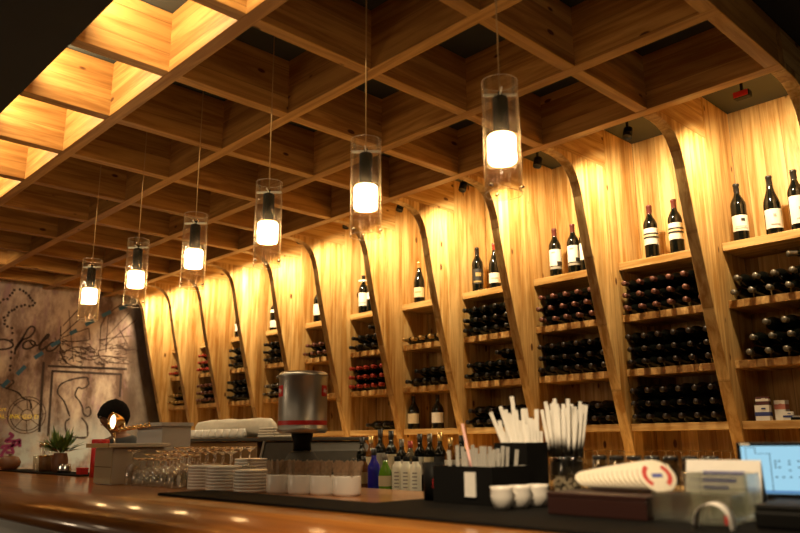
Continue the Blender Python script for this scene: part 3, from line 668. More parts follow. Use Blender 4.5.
# brass lamp
bl = thing('brass_lamp', 'brass lamp with glowing round lens in front of the person', 'lamp', (-4.42, 1.90, ZB))
obj('base', MB().lathe([(0,0),(.06,0),(.06,.012),(.02,.022),(0,.022)], 24), M_brass, bl)
obj('post', MB().tube([(0,0,.0225),(0,0,.262)], .008, 10), M_chrome, bl)
tw = MB()
for ph in (0, pi): tw.tube([(.02+.011*k, .007*cos(k*.7+ph), .275+.0006*k+.007*sin(k*.7+ph)) for k in range(40)], .007, 6)
obj('twisted_arm', tw, M_brass, bl)
hd = Matrix.Rotation(radians(-62), 4, 'Z')
HR = (radians(90), 0, radians(6))
obj('lamp_head', MB().lathe([(0,-.055),(.02,-.055),(.03,-.04),(.046,-.01),(.052,.012),(.052,.018),(.046,.018),(.04,-.005),(0,-.02)], 28), M_brass, bl, (0, -.005, .325), HR)
obj('glowing_lens', MB().lathe([(0,.012),(.026,.011),(.040,.006),(.040,.0045),(0,.0045)], 28), M_discglow, bl, (0, -.005, .325), HR)
obj('yoke', MB().tube([(.012,.02,.2625),(.02,.045,.29),(.018,.05,.322)], .005, 8), M_chrome, bl)
# stemware cluster
TUMB = [(.030,0),(.033,.03),(.0335,.07),(.028,.088),(.012,.098),(.004,.104),(.0038,.112),(.006,.118),(.0038,.124),(.0038,.148),(.009,.154),(.024,.160),(.030,.163),(.031,.1655),(.028,.1675),(.014,.165),(0,.163)]
tg = None
for r in range(4):
    for i in range(10):
        x = -3.655+.0735*i+.035*(r % 2); y = 1.675+.074*r
        if r < 2 and x > -3.17: continue
        lab = 'upturned stem glass %s from left, %s row of cluster on bar' % ('first' if i == 0 else ORD[i], ['front', 'second', 'third', 'rear'][r])
        if tg is None:
            tg = thing('stem_glass', lab, 'glass', (x, y, ZB), group='cluster of upturned stem glasses on the bar')
            obj('bowl', MB().lathe(TUMB[:6], 16), M_barglass, tg); obj('stem', MB().lathe(TUMB[5:10], 8), M_foot, tg); obj('foot', MB().lathe(TUMB[9:], 16), M_foot, tg)
        else: dup(tg, (x, y, ZB), label=lab).scale = (1, 1, [.78, .88, .97, 1.08][r])
# plates
PLATE = [(0,.003),(.045,.0015),(.048,0),(.068,.0004),(.0735,.0010),(.0740,.0118),(.072,.0127),(.052,.0055),(.045,.0045),(0,.0045)]
pp = None
def plates(x, y, n, word, s=1.0, z0=ZB):
    global pp
    for i in range(n):
        w = 'bottom' if i == 0 else ('top' if i == n-1 else ORD[i]+' from bottom')
        lab = 'white plate %s of the %s' % (w, word)
        if pp is None:
            pp = thing('small_plate', lab, 'plate', (x, y, z0), group='stacked white plates on the bar')
            obj('dish', MB().lathe(PLATE, 32), M_white, pp); obj('foot_ring', MB().lathe([(.040,-.0005),(.044,-.0005),(.044,.0012),(.040,.0012)], 24, c=(0,0,.0006)), M_white, pp)
        else: dup(pp, (x, y, z0+i*.0128), label=lab, group='stacked white plates on the bar')
plates(-3.075, 1.745, 8, 'left plate stack beside stem glasses')
plates(-2.915, 1.745, 8, 'middle plate stack')
plates(-2.745, 1.775, 7, 'right plate stack beside sugar holders')
plates(-3.02, 1.945, 10, 'rear plate stack before the espresso machine')
# sugar holders
M_sach = mat('brown_sugar_sachet', (.30,.20,.12), .6, noise=.5, nscale=90)
M_sachw = mat('pale_sachet_end', (.55,.50,.42), .6)
sh0 = None; sa0 = None
for q, (x, y) in enumerate(((-2.600, 1.815), (-2.492, 1.842), (-2.384, 1.869), (-2.276, 1.896))):
    pos = ['left', 'second', 'third', 'right'][q]
    lab = 'white ceramic sugar holder, %s of four in a row' % ('leftmost' if q == 0 else ('rightmost' if q == 3 else pos+' from left'))
    if sh0 is None:
        sh0 = thing('sugar_holder', lab, 'sugar holder', (x, y, ZB), group='white sugar holders on the bar')
        ring = [(0,.0),(.048,0),(.0525,.004),(.054,.012),(.0545,.070),(.0535,.073),(.0505,.070),(.050,.010),(0,.008)]
        obj('bowl', MB().lathe(ring, 28), M_white, sh0); obj('base_ring', MB().lathe([(.045,-.0004),(.049,-.0004),(.049,.0),(.045,.0)], 24), M_white, sh0)
    else: dup(sh0, (x, y, ZB), label=lab)
    for i in range(11):
        a = 2*pi*i/11+q; rr = .032 if i < 8 else .012
        sx, sy = x+rr*cos(a), y+rr*sin(a)
        rot = (.16*sin(a)*-1, .18*cos(a), rnd.uniform(-.7, .7)+.5)
        sl = 'brown sugar sachet %s of eleven, %s sugar holder' % (['first','second','third','fourth','fifth','sixth','seventh','eighth','ninth','tenth','last'][i], ['leftmost', 'second', 'third', 'rightmost'][q])
        if sa0 is None:
            sa0 = thing('sugar_sachet', sl, 'sachet', (sx, sy, ZB+.0095), rot, 'sugar sachets in the holders')
            obj('packet', MB().prism([(-.012,.006),(-.0125,.075),(.0125,.075),(.012,.006)], -.0028, .0028, axis='y'), M_sach, sa0, bevel=.002)
            obj('crimped_end', MB().box(-.012,.012,-.0012,.0012,0,.0054), M_sachw, sa0); obj('paper_top', MB().prism([(-.013,.0752),(-.0135,.112),(.009,.122),(.0135,.116),(.013,.0752)], -.0012, .0012, axis='y'), M_sach, sa0)
        else: dup(sa0, (sx, sy, ZB+.0095), rot, sl)
# black organiser with straws
og = thing('bar_organiser', 'black two-tier bar organiser box holding straws and napkin cards', 'organiser', (-1.61, 1.98, ZM))
def openbox(x0, x1, y0, y1, h, t=.004, z=0):
    return MB().box(x0,x1,y0,y0+t,z,h).box(x0,x1,y1-t,y1,z,h).box(x0,x0+t,y0+t,y1-t,z,h).box(x1-t,x1,y0+t,y1-t,z,h).box(x0+t,x1-t,y0+t,y1-t,z,z+t)
obj('low_compartment', openbox(-.12, .125, -.18, .015, .112), M_black, og)
obj('tall_compartment', openbox(-.025, .110, .0165, .13, .182), M_black, og)
obj('napkin_card', MB().box(.02, .062, -.1865, -.1805, .022, .095), M_whitep, og, rot=(0, 0, 0))
obj('napkin_card', MB().box(.080, .106, .009, .0160, .075, .112), M_whitep, og)
ct_ = thing('black_tumbler', 'small black tumbler with red mark left of the black organiser', 'cup', (-1.785, 1.86, ZM))
obj('cup_body', MB().lathe([(0,0),(.032,0),(.038,.12),(.036,.12),(.030,.004),(0,.004)], 22), M_black, ct_); obj('red_mark', MB().lathe([(.0355,.04),(.0365,.07)], 8, a0=-.9, a1=-.1), M_red, ct_)
s0 = {}
def straw(kind, a, b, r, m, label, group, bend=None):
    a, b = Vector(a), Vector(b); d = b-a; L = d.length
    rot = d.to_track_quat('Z', 'Y').to_euler()
    key = kind
    if key not in s0:
        t = thing('drinking_straw', label, 'straw', a, rot, group)
        obj('tube', MB().lathe([(r*.75,0),(r,0),(r,1.0),(r*.75,1.0),(r*.75,0)], 10), m, t)
        t.scale = (1, 1, L); s0[key] = t
    else:
        t = dup(s0[key], a, rot, label, group); t.scale = (1, 1, L)
NUM = ['first','second','third','fourth','fifth','sixth','seventh','eighth','ninth','tenth','eleventh','twelfth','thirteenth','fourteenth','fifteenth','sixteenth','seventeenth','eighteenth','nineteenth','twentieth','twenty-first','twenty-second','twenty-third','twenty-fourth','twenty-fifth','twenty-sixth']
for i in range(22):
    q = i/21; x = -1.685+.16*q; y = 1.840+.036*((i*7) % 4)
    straw('wrapped', (x, y, ZM+.006), (x+.035*(q-.5), y+.008, 1.27+rnd.uniform(-.012,.018)), .0062, M_grey_w, 'clear-wrapped short straw, %s from left in low tier of black organiser' % NUM[i], 'clear-wrapped straws in the organiser')
straw('pink', (-1.56, 1.822, ZM+.006), (-1.618, 1.822, 1.352), .0042, M_pink, 'pink straw leaning left out of the black organiser', 'single straws')
for i in range(25):
    p, r = i % 5, i//5
    x = -1.577+.0149*p; y = 2.0262+.0157*r
    straw('white', (x, y, ZM+.006), (x-.020+.0140*(p-2.2), y+.002*(r-2), 1.445 if i == 11 else 1.355+rnd.uniform(-.035,.05)), .0072, M_straw, 'white paper straw, %s from left, %s row in tall tier of black organiser' % (NUM[p], ['front', 'second', 'third', 'fourth', 'rear'][r]), 'white straws in the organiser')
straw('lean', (-1.527, 2.0108, ZM+.012), (-1.655, 2.0112, 1.392), .0068, M_straw, 'white straw leaning furthest left out of tall tier of black organiser', 'single straws')
straw('lean', (-1.5125, 2.0108, ZM+.012), (-1.612, 2.0112, 1.41), .0068, M_straw, 'second white straw leaning left out of tall tier of black organiser', 'single straws')
JX, JY = -1.491, 2.20
NUM += ['%dth' % q for q in range(27, 40)]
jar = thing('glass_jar', 'clear glass jar packed with tall white straws on bar', 'jar', (JX, JY, ZM))
obj('glass', MB().lathe([(0,0),(.054,0),(.058,.006),(.060,.02),(.060,.105),(.054,.118),(.053,.135),(.0505,.135),(.0515,.118),(.057,.104),(.057,.02),(.053,.007),(0,.007)], 32), M_barglass, jar)
obj('metal_rim', MB().lathe([(.0545,.120),(.0555,.121),(.0555,.132),(.0545,.133)], 32), M_chrome, jar)
pk = MB()
for i in range(90):
    a = rnd.uniform(0, 6.28); q = .049*math.sqrt(rnd.random()); z = .010+.050*rnd.random()
    pk.cbox(q*cos(a)*.9, q*sin(a)*.9, z, .014, .010, .012)
obj('sugar_filling', pk, M_whitep, jar)['kind'] = 'stuff'
for i in range(34):
    a = i*2.399; q = .0435*math.sqrt((i+.5)/34); s = 1.78
    x, y = JX+q*cos(a), JY+q*sin(a)
    straw('tall', (x, y, ZM+.075), (JX+q*cos(a)*s+.006, JY+q*sin(a)*s, 1.405+rnd.uniform(-.03,.032)), .0062, M_straw, 'tall white straw in glass jar, %s counting out from the middle' % NUM[i], 'tall white straws in the glass jar')
# espresso cups on the mat
for i, (x, y) in enumerate(((-1.398, 1.735), (-1.388, 1.806), (-1.378, 1.877))):
    lab = 'white espresso cup on black mat, %s of three in front of organiser' % ['nearest', 'middle', 'farthest'][i]
    if i == 0:
        ec = thing('espresso_cup', lab, 'cup', (x, y, ZM), group='white espresso cups on the mat')
        obj('bowl', MB().lathe([(0,.002),(.018,0),(.022,.004),(.0305,.022),(.0325,.036),(.031,.052),(.0335,.062),(.0315,.062),(.0290,.052),(.030,.036),(.028,.022),(.018,.008),(0,.007)], 28), M_white, ec)
        obj('handle', MB().tube([(.030+.016*sin(t*pi/8), 0, .018+.0035*t) for t in range(9)], .0035, 8), M_white, ec, rot=(0, 0, 1.2))
    else: dup(ec, (x, y, ZM), label=lab)
# dark tray with fanned coasters
tr = thing('dark_wooden_box', 'flat dark red-brown box carrying the fanned round coasters', 'box', (-1.083, 1.83, ZM))
M_tray = mat('dark_red_brown_lacquer', (.030,.010,.008), .35)
obj('box_body', MB().box(-.142,.142,-.12,.115,0,.044), M_tray, tr, bevel=.002)
obj('box_lid', MB().box(-.143,.143,-.121,.116,.0445,.0555), M_tray, tr, bevel=.002)
M_cred = mat('red_coaster_print', (.50,.05,.04), .7); M_cblue = mat('blue_coaster_print', (.08,.10,.35), .7)
co = None
for i in range(14):
    t = i/13; th = radians(64-25*t)                          # lean from upright
    dx, dy = .80, -.60
    x, y = -1.185+.205*t, 1.875-.03*t
    zc = ZM+.0560+.050*cos(th)+.0015+.0035*(i % 2)*0
    nrm = Vector((dx*cos(th), dy*cos(th), sin(th)))
    rot = nrm.to_track_quat('Z', 'Y').to_euler()
    lab = 'round white coaster, %s of the fanned stack on dark box' % ('frontmost with red print' if i == 13 else ('rearmost' if i == 0 else NUM[i]+' from the left'))
    mk_ = lambda par: None
    if co is None:
        co = thing('coaster', lab, 'coaster', (x, y, zc), rot, 'fanned paper coasters on the dark box')
        obj('disc', MB().lathe([(0,-.001),(.048,-.001),(.050,0),(.050,.003),(.0485,.004),(0,.004)], 36), M_cream, co)
        pr_ = MB().lathe([(.027,.0046),(.039,.0046)], 14, a0=-.95, a1=.95, smooth=False).lathe([(.027,.0046),(.039,.0046)], 14, a0=pi-.95, a1=pi+.95, smooth=False)
        obj('red_print', pr_, M_cred, co)
        obj('blue_print', MB().box(-.014,.014,-.006,.006,.0042,.0047), M_cblue, co)
    else: dup(co, (x, y, zc), rot, lab)
# ashtrays
def glassbox(name, label, x, y, z, w, d, h, t=.010):
    o = thing(name, label, 'glass dish', (x, y, z), (0,0,.06))
    obj('glass_sides', MB().box(-w/2,w/2,-d/2,-d/2+t,.012,h).box(-w/2,w/2,d/2-t,d/2,.012,h).box(-w/2,-w/2+t,-d/2+t,d/2-t,.012,h).box(w/2-t,w/2,-d/2+t,d/2-t,.012,h), M_thick, o, bevel=.002)
    obj('glass_base', MB().box(-w/2+.002,w/2-.002,-d/2+.002,d/2-.002,0,.0115), M_thick, o, bevel=.002)
    return o
glassbox('glass_dish', 'thick clear rectangular glass dish in front of coasters, right of dark box', -.842, 1.775, ZM, .185, .10, .066)
glassbox('glass_dish', 'taller square clear glass dish behind the rectangular one', -.835, 1.895, ZM, .15, .10, .108)
# tumblers
t0 = None
for i in range(7):
    x = -1.300+.056*i; lab = 'upturned clear tumbler behind coasters, %s from left' % ('first' if i == 0 else ORD[i])
    if t0 is None:
        t0 = thing('tumbler', lab, 'glass', (x, 2.10, ZM), group='row of upturned tumblers')
        obj('glass_wall', MB().lathe([(.0265,0),(.0225,.128),(.0205,.128),(.0245,0),(.0265,0)], 24), M_barglass, t0)
        obj('dark_base', MB().lathe([(0,.1282),(.0225,.1282),(.0225,.140),(.020,.142),(0,.141)], 24), mat('dark_thick_glass', (.03,.028,.026), .08, spec=.8), t0)
    else: dup(t0, (x, 2.10+.004*i, ZM), label=lab)
# leaflet card, receipt, black box
lf = thing('tent_card', 'white folded leaflet card with blue print behind the glass dishes', 'card', (-.87, 1.99, ZM), (0, 0, .06))
obj('front_leaf', MB().prism([(-.03,0),(-.0285,0),(.0012,.135),(0,.1358)], -.095, .095), M_whitep, lf)
obj('back_leaf', MB().prism([(.022,0),(.0205,0),(.0012,.1345),(.0022,.1355)], -.095, .095), M_whitep, lf)
bp_ = MB()
for r in range(3): bp_.prism([(-.0088-.004*r,.098-.018*r),(-.0098-.004*r,.0981-.018*r),(-.0088-.004*r+.0021,.108-.018*r),(-.0088-.004*r+.0031,.108-.018*r)], -.05, .055-.02*r)
obj('blue_print', bp_, M_cblue, lf)
rc = MB(); V = []; n = 18
for k in range(n+1):
    a = pi*k/n
    V += [(-.038*cos(a), yy, .052*sin(a)**.8+dz) for dz in (0, .0012) for yy in (-.036, .036)]
F = []
for k in range(n):
    o = 4*k; F += [(o,o+1,o+5,o+4), (o+2,o+6,o+7,o+3), (o,o+4,o+6,o+2), (o+1,o+3,o+7,o+5)]
rc.add(V, F, 0, True)
rp_ = thing('paper_receipt', 'curled white paper slip arched on the mat before glass dish', 'paper', (-.762, 1.672, ZM), (0, 0, .25))
obj('sheet', rc, M_whitep, rp_); obj('red_print', MB().box(.028,.034,-.0365,-.0361,.012,.03), M_red, rp_)
bx = thing('black_box', 'black low box lying on bar before the laptop at right edge', 'box', (-.56, 1.84, ZM), (0, 0, .12))
obj('case', MB().cbox(0, 0, 0, .30, .20, .038), M_black, bx, bevel=.006); obj('lid', MB().cbox(0, 0, .0385, .296, .196, .012), M_black, bx, bevel=.005)
# laptop
lp = thing('laptop', 'open black laptop with light blue screen at right end of bar', 'laptop', (-.765, 2.26, ZM), (0, 0, .33))
lp.scale = (1, 1, .93)
obj('deck', MB().box(-.165, .165, -.19, .0, .004, .024), M_black, lp, bevel=.004)
kb = MB()
for r in range(5):
    for c in range(13): kb.box(-.145+.0225*c, -.145+.0225*c+.019, -.035-.024*r-.02, -.035-.024*r, .0242, .0265)
ky = obj('keyboard', kb, mat('dark_grey_keys', (.03,.03,.03), .5), lp)
obj('foot_strip', MB().box(-.14,.14,-.17,-.02,0,.0035), M_black, lp)
lid = obj('lid', MB().box(-.165, .165, .002, .012, .027, .192), M_black, lp, bevel=.004)
obj('hinge', MB().tube([(-.12,.006,.0245),(.12,.006,.0245)], .0024, 8), M_black, lp)
M_scr = mat('lit_blue_screen', (.02,.03,.04), .3, emit=.92, ecol=(.36,.68,.86))
scr = obj('screen', MB().box(-.154, .154, .0006, .0018, .043, .181), M_scr, lp)
M_ui = mat('screen_ui_marks', (.01,.02,.05), .4, emit=.06, ecol=(.1,.25,.6))
ui = MB()
def uibox(x0, z0, w, h): ui.box(-.154+x0, -.154+x0+w, -.0001, .0005, .043+z0, .043+z0+h)
uibox(.008,.132,.03,.0015); uibox(.012,.085,.0015,.045); uibox(.036,.115,.002,.018); uibox(.038,.115,.04,.0015); uibox(.072,.006,.002,.108)
for (a, b) in ((.082,.092),(.092,.092),(.082,.083),(.082,.074),(.092,.074),(.117,.092),(.117,.083),(.117,.065),(.082,.046),(.099,.046),(.117,.046),(.14,.092),(.14,.074),(.14,.046)): uibox(a,b,.006,.004)
obj('screen_marks', ui, M_ui, scr)
uib = MB().box(-.154,.154,.0001,.0005,.044,.052)
obj('task_bar', uib, mat('screen_task_bar', (.02,.05,.12), .4, emit=.5, ecol=(.12,.36,.75)), scr)
obj('sticker', MB().box(-.155,-.13,.0006,.0016,.1835,.189), M_cream, lp)

# ------------------------------------------------------------------ far left end of the bar
ZD = ZB+.0085
vs = thing('potted_plant', 'leafy green plant with orange tips in a brown vase at bar end', 'plant', (-5.52, 2.0, ZD))
obj('vase', MB().lathe([(0,0),(.04,0),(.052,.03),(.055,.08),(.045,.12),(.042,.13),(.038,.13),(.04,.118),(.05,.08),(.047,.03),(.036,.006),(0,.006)], 24), mat('brown_clay', (.17,.07,.03), .5), vs)
lv = MB(); lo = MB()
for i in range(90):
    a = rnd.uniform(0, 6.28); l = rnd.uniform(.09, .18); el = rnd.uniform(.35, 1.4); w = rnd.uniform(.010, .018)
    d = Vector((cos(a)*cos(el), sin(a)*cos(el), sin(el))); sd = Vector((-sin(a), cos(a), 0)); b = Vector((.02*cos(a), .02*sin(a), .125)) + d*rnd.uniform(0, .05)
    up = sd.cross(d)*.006
    dr = Vector((0,0,-.035*cos(el)))
    T = lo if i % 11 == 0 else lv
    T.add([b, b+d*l*.5+sd*w+up, b+d*l*.5-sd*w+up, b+d*l+dr, b+d*l*.5+up*.2+Vector((0,0,-.002))], [(0,1,4),(0,4,2),(1,3,4),(4,3,2)], 0, True)
obj('leaves', lv, mat('green_leaves', (.085,.15,.025), .5, noise=.4, nscale=25), vs); obj('orange_tips', lo, mat('orange_petals', (.50,.16,.04), .6), vs)
cl = thing('cutlery_holder', 'dark cutlery pot beside the plant at the far left of bar', 'holder', (-5.78, 2.0, ZD))
obj('pot', MB().lathe([(0,0),(.045,0),(.05,.11),(.047,.11),(.042,.005),(0,.005)], 22), W_cab, cl); obj('pot_rim', MB().lathe([(.0505,.10),(.053,.102),(.053,.112),(.0505,.112)], 22), M_brass, cl)
sp0 = None
for i in range(8):
    a = i*.785; lab = 'shiny metal spoon in dark cutlery pot, %s going round' % NUM[i]
    px_, py_ = -5.78+.025*cos(a), 2.0+.025*sin(a)
    if sp0 is None:
        sp0 = thing('spoon', lab, 'spoon', (px_, py_, ZD+.006), (0, .13, 0), 'spoons in the cutlery pot')
        obj('handle', MB().tube([(0,0,0),(0,0,.16)], .003, 6), M_steel, sp0)
        obj('spoon_bowl', MB().lathe([(0,-.021),(.010,-.014),(.0135,0),(.010,.014),(0,.021)], 12, c=(0,0,.181)), M_chrome, sp0)
    else: dup(sp0, (px_, py_, ZD+.006), Vector((.13*cos(a), .13*sin(a), 1)).to_track_quat('Z', 'Y').to_euler(), lab)
wg = thing('water_glass', 'clear water glass left of the dark cutlery pot', 'glass', (-5.95, 2.0, ZD))
obj('glass_wall', MB().lathe([(.03,.004),(.036,.11),(.034,.11),(.028,.008)], 22), M_barglass, wg); obj('glass_base', MB().lathe([(0,0),(.03,0),(.03,.0038),(0,.0038)], 22), M_barglass, wg)
for i, x in enumerate((-5.385, -5.30)):
    c_ = thing('metal_creamer', 'small shiny metal creamer jug, %s of two beside the plant' % ['left', 'right'][i], 'jug', (x, 1.97, ZD), group='metal creamers beside the plant')
    obj('jug', MB().lathe([(0,0),(.025,0),(.031,.02),(.024,.045),(.026,.058),(.0245,.058),(.022,.045),(.029,.02),(0,.004)], 20), M_chrome, c_); obj('handle', MB().tube([(.025+.016*sin(t*pi/6),0,.015+.006*t) for t in range(7)], .003, 6), M_black, c_)
rx_ = thing('red_box', 'small red box on bar left of the box cabinet', 'box', (-4.98, 1.95, ZD)); obj('box_body', MB().cbox(0,0,0,.07,.05,.03), M_red, rx_, bevel=.002); obj('box_lid', MB().cbox(0,0,.0305,.073,.053,.011), M_red, rx_, bevel=.002)
bj = thing('brown_pot', 'round brown pot at the left edge of photo on the bar', 'pot', (-6.36, 1.93, ZD)); obj('pot_body', MB().lathe([(0,0),(.05,0),(.075,.03),(.08,.06),(.06,.095),(.03,.105),(0,.107)], 24), bpy.data.materials['brown_clay'], bj); obj('knob', MB().lathe([(0,.1075),(.012,.1075),(.014,.118),(0,.124)], 14), bpy.data.materials['brown_clay'], bj)

# ------------------------------------------------------------------ person behind the bar, bending over it
def skinned(name, joints, edges, m, parent, sub=2, root=0):
    me = bpy.data.meshes.new(name); me.from_pydata([j[0] for j in joints], edges, [])
    o = bpy.data.objects.new(name, me); COL.objects.link(o); me.materials.append(m); o.parent = parent
    sk = o.modifiers.new('skin', 'SKIN'); sk.use_smooth_shade = True
    if not me.skin_vertices: me.skin_vertices.new()
    for d, j in zip(me.skin_vertices[0].data, joints):
        r = j[1]; d.radius = r if isinstance(r, tuple) else (r, r)
    me.skin_vertices[0].data[root].use_root = True
    s_ = o.modifiers.new('sub', 'SUBSURF'); s_.levels = sub; s_.render_levels = sub
    return o
pe = thing('person', 'person with short dark hair and dark top, head lowered, standing behind the bar', 'person', (-5.62, 2.50, 0))
M_skin = mat('skin', (.17,.08,.045), .6, spec=.2); M_hair = mat('black_hair', (.006,.005,.0045), .85, spec=.05, noise=.4, nscale=60); M_shirt = mat('dark_shirt', (.018,.017,.018), .85, noise=.3, nscale=30); M_trou = mat('dark_trousers', (.02,.02,.022), .85)
J = [((0,0,.92),(.145,.10)), ((0,-.01,1.05),(.135,.095)), ((0,-.02,1.18),(.155,.10)), ((0,-.03,1.29),(.16,.085)), ((.0,-.045,1.36),.055), ((0,-.07,1.415),.06), ((0,-.095,1.46),(.076,.088)), ((0,-.105,1.52),(.078,.094)), ((0,-.105,1.575),(.06,.075)),
     ((.18,-.03,1.29),.052), ((.235,-.01,1.03),.042), ((.215,-.10,.86),.034), ((.205,-.125,.80),.028),
     ((-.18,-.03,1.29),.052), ((-.235,-.01,1.03),.042), ((-.215,-.10,.86),.034), ((-.205,-.125,.80),.028),
     ((.095,.01,.84),.09), ((.10,-.01,.48),.06), ((.10,.03,.10),.042), ((.10,-.10,.032),.032),
     ((-.095,.01,.84),.09), ((-.10,-.01,.48),.06), ((-.10,.03,.10),.042), ((-.10,-.10,.032),.032),
     ((0,-.205,1.475),.013),]
E_ = [(0,1),(1,2),(2,3),(3,4),(4,5),(5,6),(6,7),(7,8),(3,9),(9,10),(10,11),(11,12),(3,13),(13,14),(14,15),(15,16),(0,17),(17,18),(18,19),(19,20),(0,21),(21,22),(22,23),(23,24),(6,25)]
nj = len(J)
for sgn, wr in ((1, 12), (-1, 16)):
    bx_, by_, bz_ = J[wr][0]
    pi_ = len(J); J.append(((bx_, by_-.012, bz_-.05), (.016, .032))); E_.append((wr, pi_))
    for q in range(4):
        k = len(J); oy = (q-1.5)*.019; ln = [.062, .075, .070, .052][q]
        J += [((bx_, by_-.012+oy, bz_-.09), .0095), ((bx_-sgn*.006, by_-.014+oy*1.1, bz_-.09-ln*.55), .0085), ((bx_-sgn*.018, by_-.014+oy*1.1, bz_-.09-ln), .0075)]
        E_ += [(pi_, k), (k, k+1), (k+1, k+2)]
    k = len(J); J += [((bx_-sgn*.004, by_-.05, bz_-.055), .011), ((bx_-sgn*.008, by_-.065, bz_-.09), .009)]; E_ += [(pi_, k), (k, k+1)]
body = skinned('body', J, E_, M_skin, pe, 2)
SJ = [((0,.0,.90),(.165,.12)), ((0,-.01,1.05),(.155,.115)), ((0,-.02,1.18),(.172,.118)), ((0,-.03,1.285),(.185,.115)), ((0,-.045,1.345),(.115,.08)), ((.185,-.03,1.285),.08), ((.236,-.01,1.06),.055), ((-.185,-.03,1.285),.08), ((-.236,-.01,1.06),.055)]
skinned('shirt', SJ, [(0,1),(1,2),(2,3),(3,4),(3,5),(5,6),(3,7),(7,8)], M_shirt, pe, 2)
TJ = [((0,.0,.93),(.158,.112)), ((.095,.01,.82),.102), ((.10,-.01,.48),.074), ((.10,.03,.07),.058), ((-.095,.01,.82),.102), ((-.10,-.01,.48),.074), ((-.10,.03,.07),.058)]
skinned('trousers', TJ, [(0,1),(1,2),(2,3),(0,4),(4,5),(5,6)], M_trou, pe, 2)
# hair cap and face details
hv = MB(); V, F = [], []
for i in range(9):
    el = pi/2 - i*(pi*.68/8)
    for k in range(20):
        a = 2*pi*k/20; front = max(0, -sin(a))
        e2 = el + (front*.55 if i > 4 else 0)*(i-4)/4
        q = 1+.035*sin(9*a+i*1.7)+rnd.uniform(-.02,.02)
        V.append((.097*q*cos(e2)*cos(a), -.098+.118*q*cos(e2)*sin(a), 1.502+.122*q*sin(e2)))
for i in range(8):
    for k in range(20): F.append((i*20+k, i*20+(k+1) % 20, (i+1)*20+(k+1) % 20, (i+1)*20+k))
hv.add(V, F, 0, True); obj('hair', hv, M_hair, pe)
for s_ in (-1, 1):
    obj('ear', MB().lathe([(0,-.028),(.012,-.018),(.016,0),(.012,.018),(0,.026)], 10, c=(s_*.088, -.088, 1.475)), M_skin, pe)
    obj('eye', MB().lathe([(0,-.008),(.006,-.005),(.008,0),(.006,.005),(0,.008)], 10, c=(s_*.030, -.188, 1.498)), M_lw, pe)
obj('mouth', MB().tube([(-.022,-.182,1.437),(0,-.188,1.434),(.022,-.182,1.437)], .004, 6), mat('lips', (.22,.07,.05), .5), pe)
for s_ in (-1, 1): obj('shoe', MB().lathe([(0,0),(.045,0),(.05,.02),(.04,.06),(0,.065)], 16, c=(s_*.10, -.03, .001)), M_black, pe)

# ------------------------------------------------------------------ lights
def light(name, kind, loc, energy, col, rot=(0,0,0), **k):
    l = bpy.data.lights.new(name, kind); l.energy = energy; l.color = col
    for a, v in k.items(): setattr(l, a, v)
    o = bpy.data.objects.new(name, l); COL.objects.link(o); o.location = loc; o.rotation_euler = rot; return o
WARM = (1, .78, .46)
for k in range(11):
    x = (RX[k]+RX[k+1])/2
    light('spot_light', 'SPOT', (x, 3.93, 3.06), SPOT_E, WARM, (radians(SPOT_T), 0, 0), spot_size=radians(SPOT_A), spot_blend=.55, shadow_soft_size=.03)
light('cove_strip_light', 'AREA', (-5.2, 1.075, 3.27), COVE_E, WARM, (radians(90), 0, 0), shape='RECTANGLE', size=6.5, size_y=.05)
light('added_fill', 'SPOT', (-.75, .55, 2.95), BAR_FILL_E, (1, .74, .44), (Vector((-1.2, 1.65, 1.1))-Vector((-.75, .55, 2.95))).to_track_quat('-Z', 'Y').to_euler(), spot_size=radians(58), spot_blend=.8, shadow_soft_size=.12)  # added spot with no visible source, pools light on the right of the bar
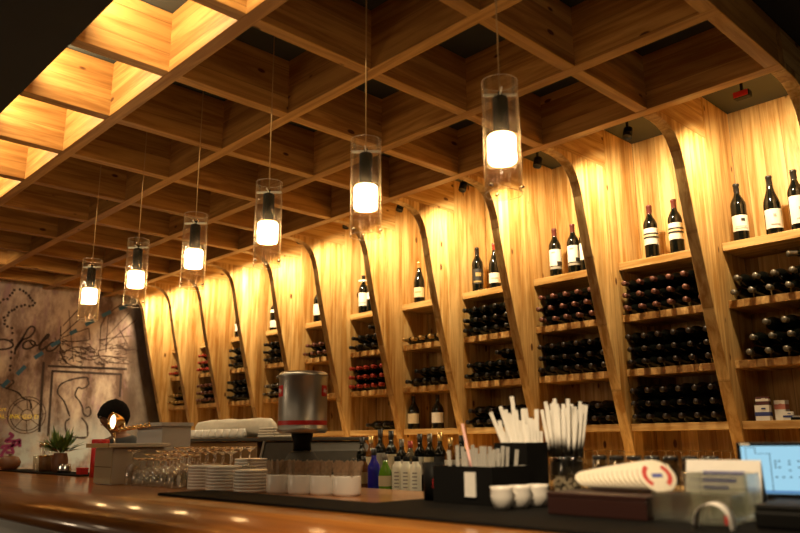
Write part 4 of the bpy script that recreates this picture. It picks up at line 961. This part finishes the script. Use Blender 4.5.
light('added_fill', 'SPOT', (-6.9, 1.0, 2.98), WALL_E, (1, .74, .48), (Vector((-9.0, 3.05, 2.85))-Vector((-6.9, 1.0, 2.98))).to_track_quat('-Z', 'Y').to_euler(), spot_size=radians(46), spot_blend=1.0, shadow_soft_size=.15)  # unseen spot added to brighten the mural wall
for x, y, z, e in ((-5.2, -1.1, 2.35, 1.0), (-3.4, -1.3, 2.35, 1.0), (-1.6, -1.4, 2.35, .7), (.35, 2.1, 2.35, 1.2), (-4.6, -.3, 1.25, 1.6)):
    light('added_fill', 'POINT', (x, y, z), FRONT_E*e, (1, .74, .46), shadow_soft_size=.11)  # unseen fill points added for the bar front, glass glints and end beam
wd = bpy.data.worlds.new('dim_room'); SC.world = wd; wd.use_nodes = True
bg = wd.node_tree.nodes['Background']; bg.inputs[0].default_value = (1, .62, .34, 1); bg.inputs[1].default_value = .012

# ------------------------------------------------------------------ camera
F_PX = 746.71; YAW, PIT, ROL = -.80585, .22977, -.0079937
cy, sy, cp, sp_ = cos(YAW), sin(YAW), cos(PIT), sin(PIT)
fw = Vector((cp*sy, cp*cy, sp_)); rt = Vector((cy, -sy, 0)); up = rt.cross(fw)
r2 = rt*cos(ROL)+up*sin(ROL); u2 = up*cos(ROL)-rt*sin(ROL)
cam = bpy.data.cameras.new('camera'); co_ = bpy.data.objects.new('camera', cam); COL.objects.link(co_)
co_.matrix_world = Matrix(((r2.x, u2.x, -fw.x, 0), (r2.y, u2.y, -fw.y, 0), (r2.z, u2.z, -fw.z, 1.30), (0, 0, 0, 1)))
cam.sensor_width = 36; cam.lens = F_PX/800*36; cam.sensor_fit = 'HORIZONTAL'; cam.clip_start = .05; cam.clip_end = 60
cam.dof.use_dof = True; cam.dof.focus_distance = 4.3; cam.dof.aperture_fstop = 2.0
SC.camera = co_
vs_ = SC.view_settings; vs_.view_transform = 'Standard'; vs_.look = 'None'; vs_.gamma = 1; vs_.exposure = EXPO; vs_.use_curve_mapping = False
SC.cycles.use_denoising = True; SC.cycles.max_bounces = 8; SC.cycles.transparent_max_bounces = 24; SC.cycles.sample_clamp_indirect = 4.0; SC.cycles.caustics_reflective = False; SC.cycles.caustics_refractive = False
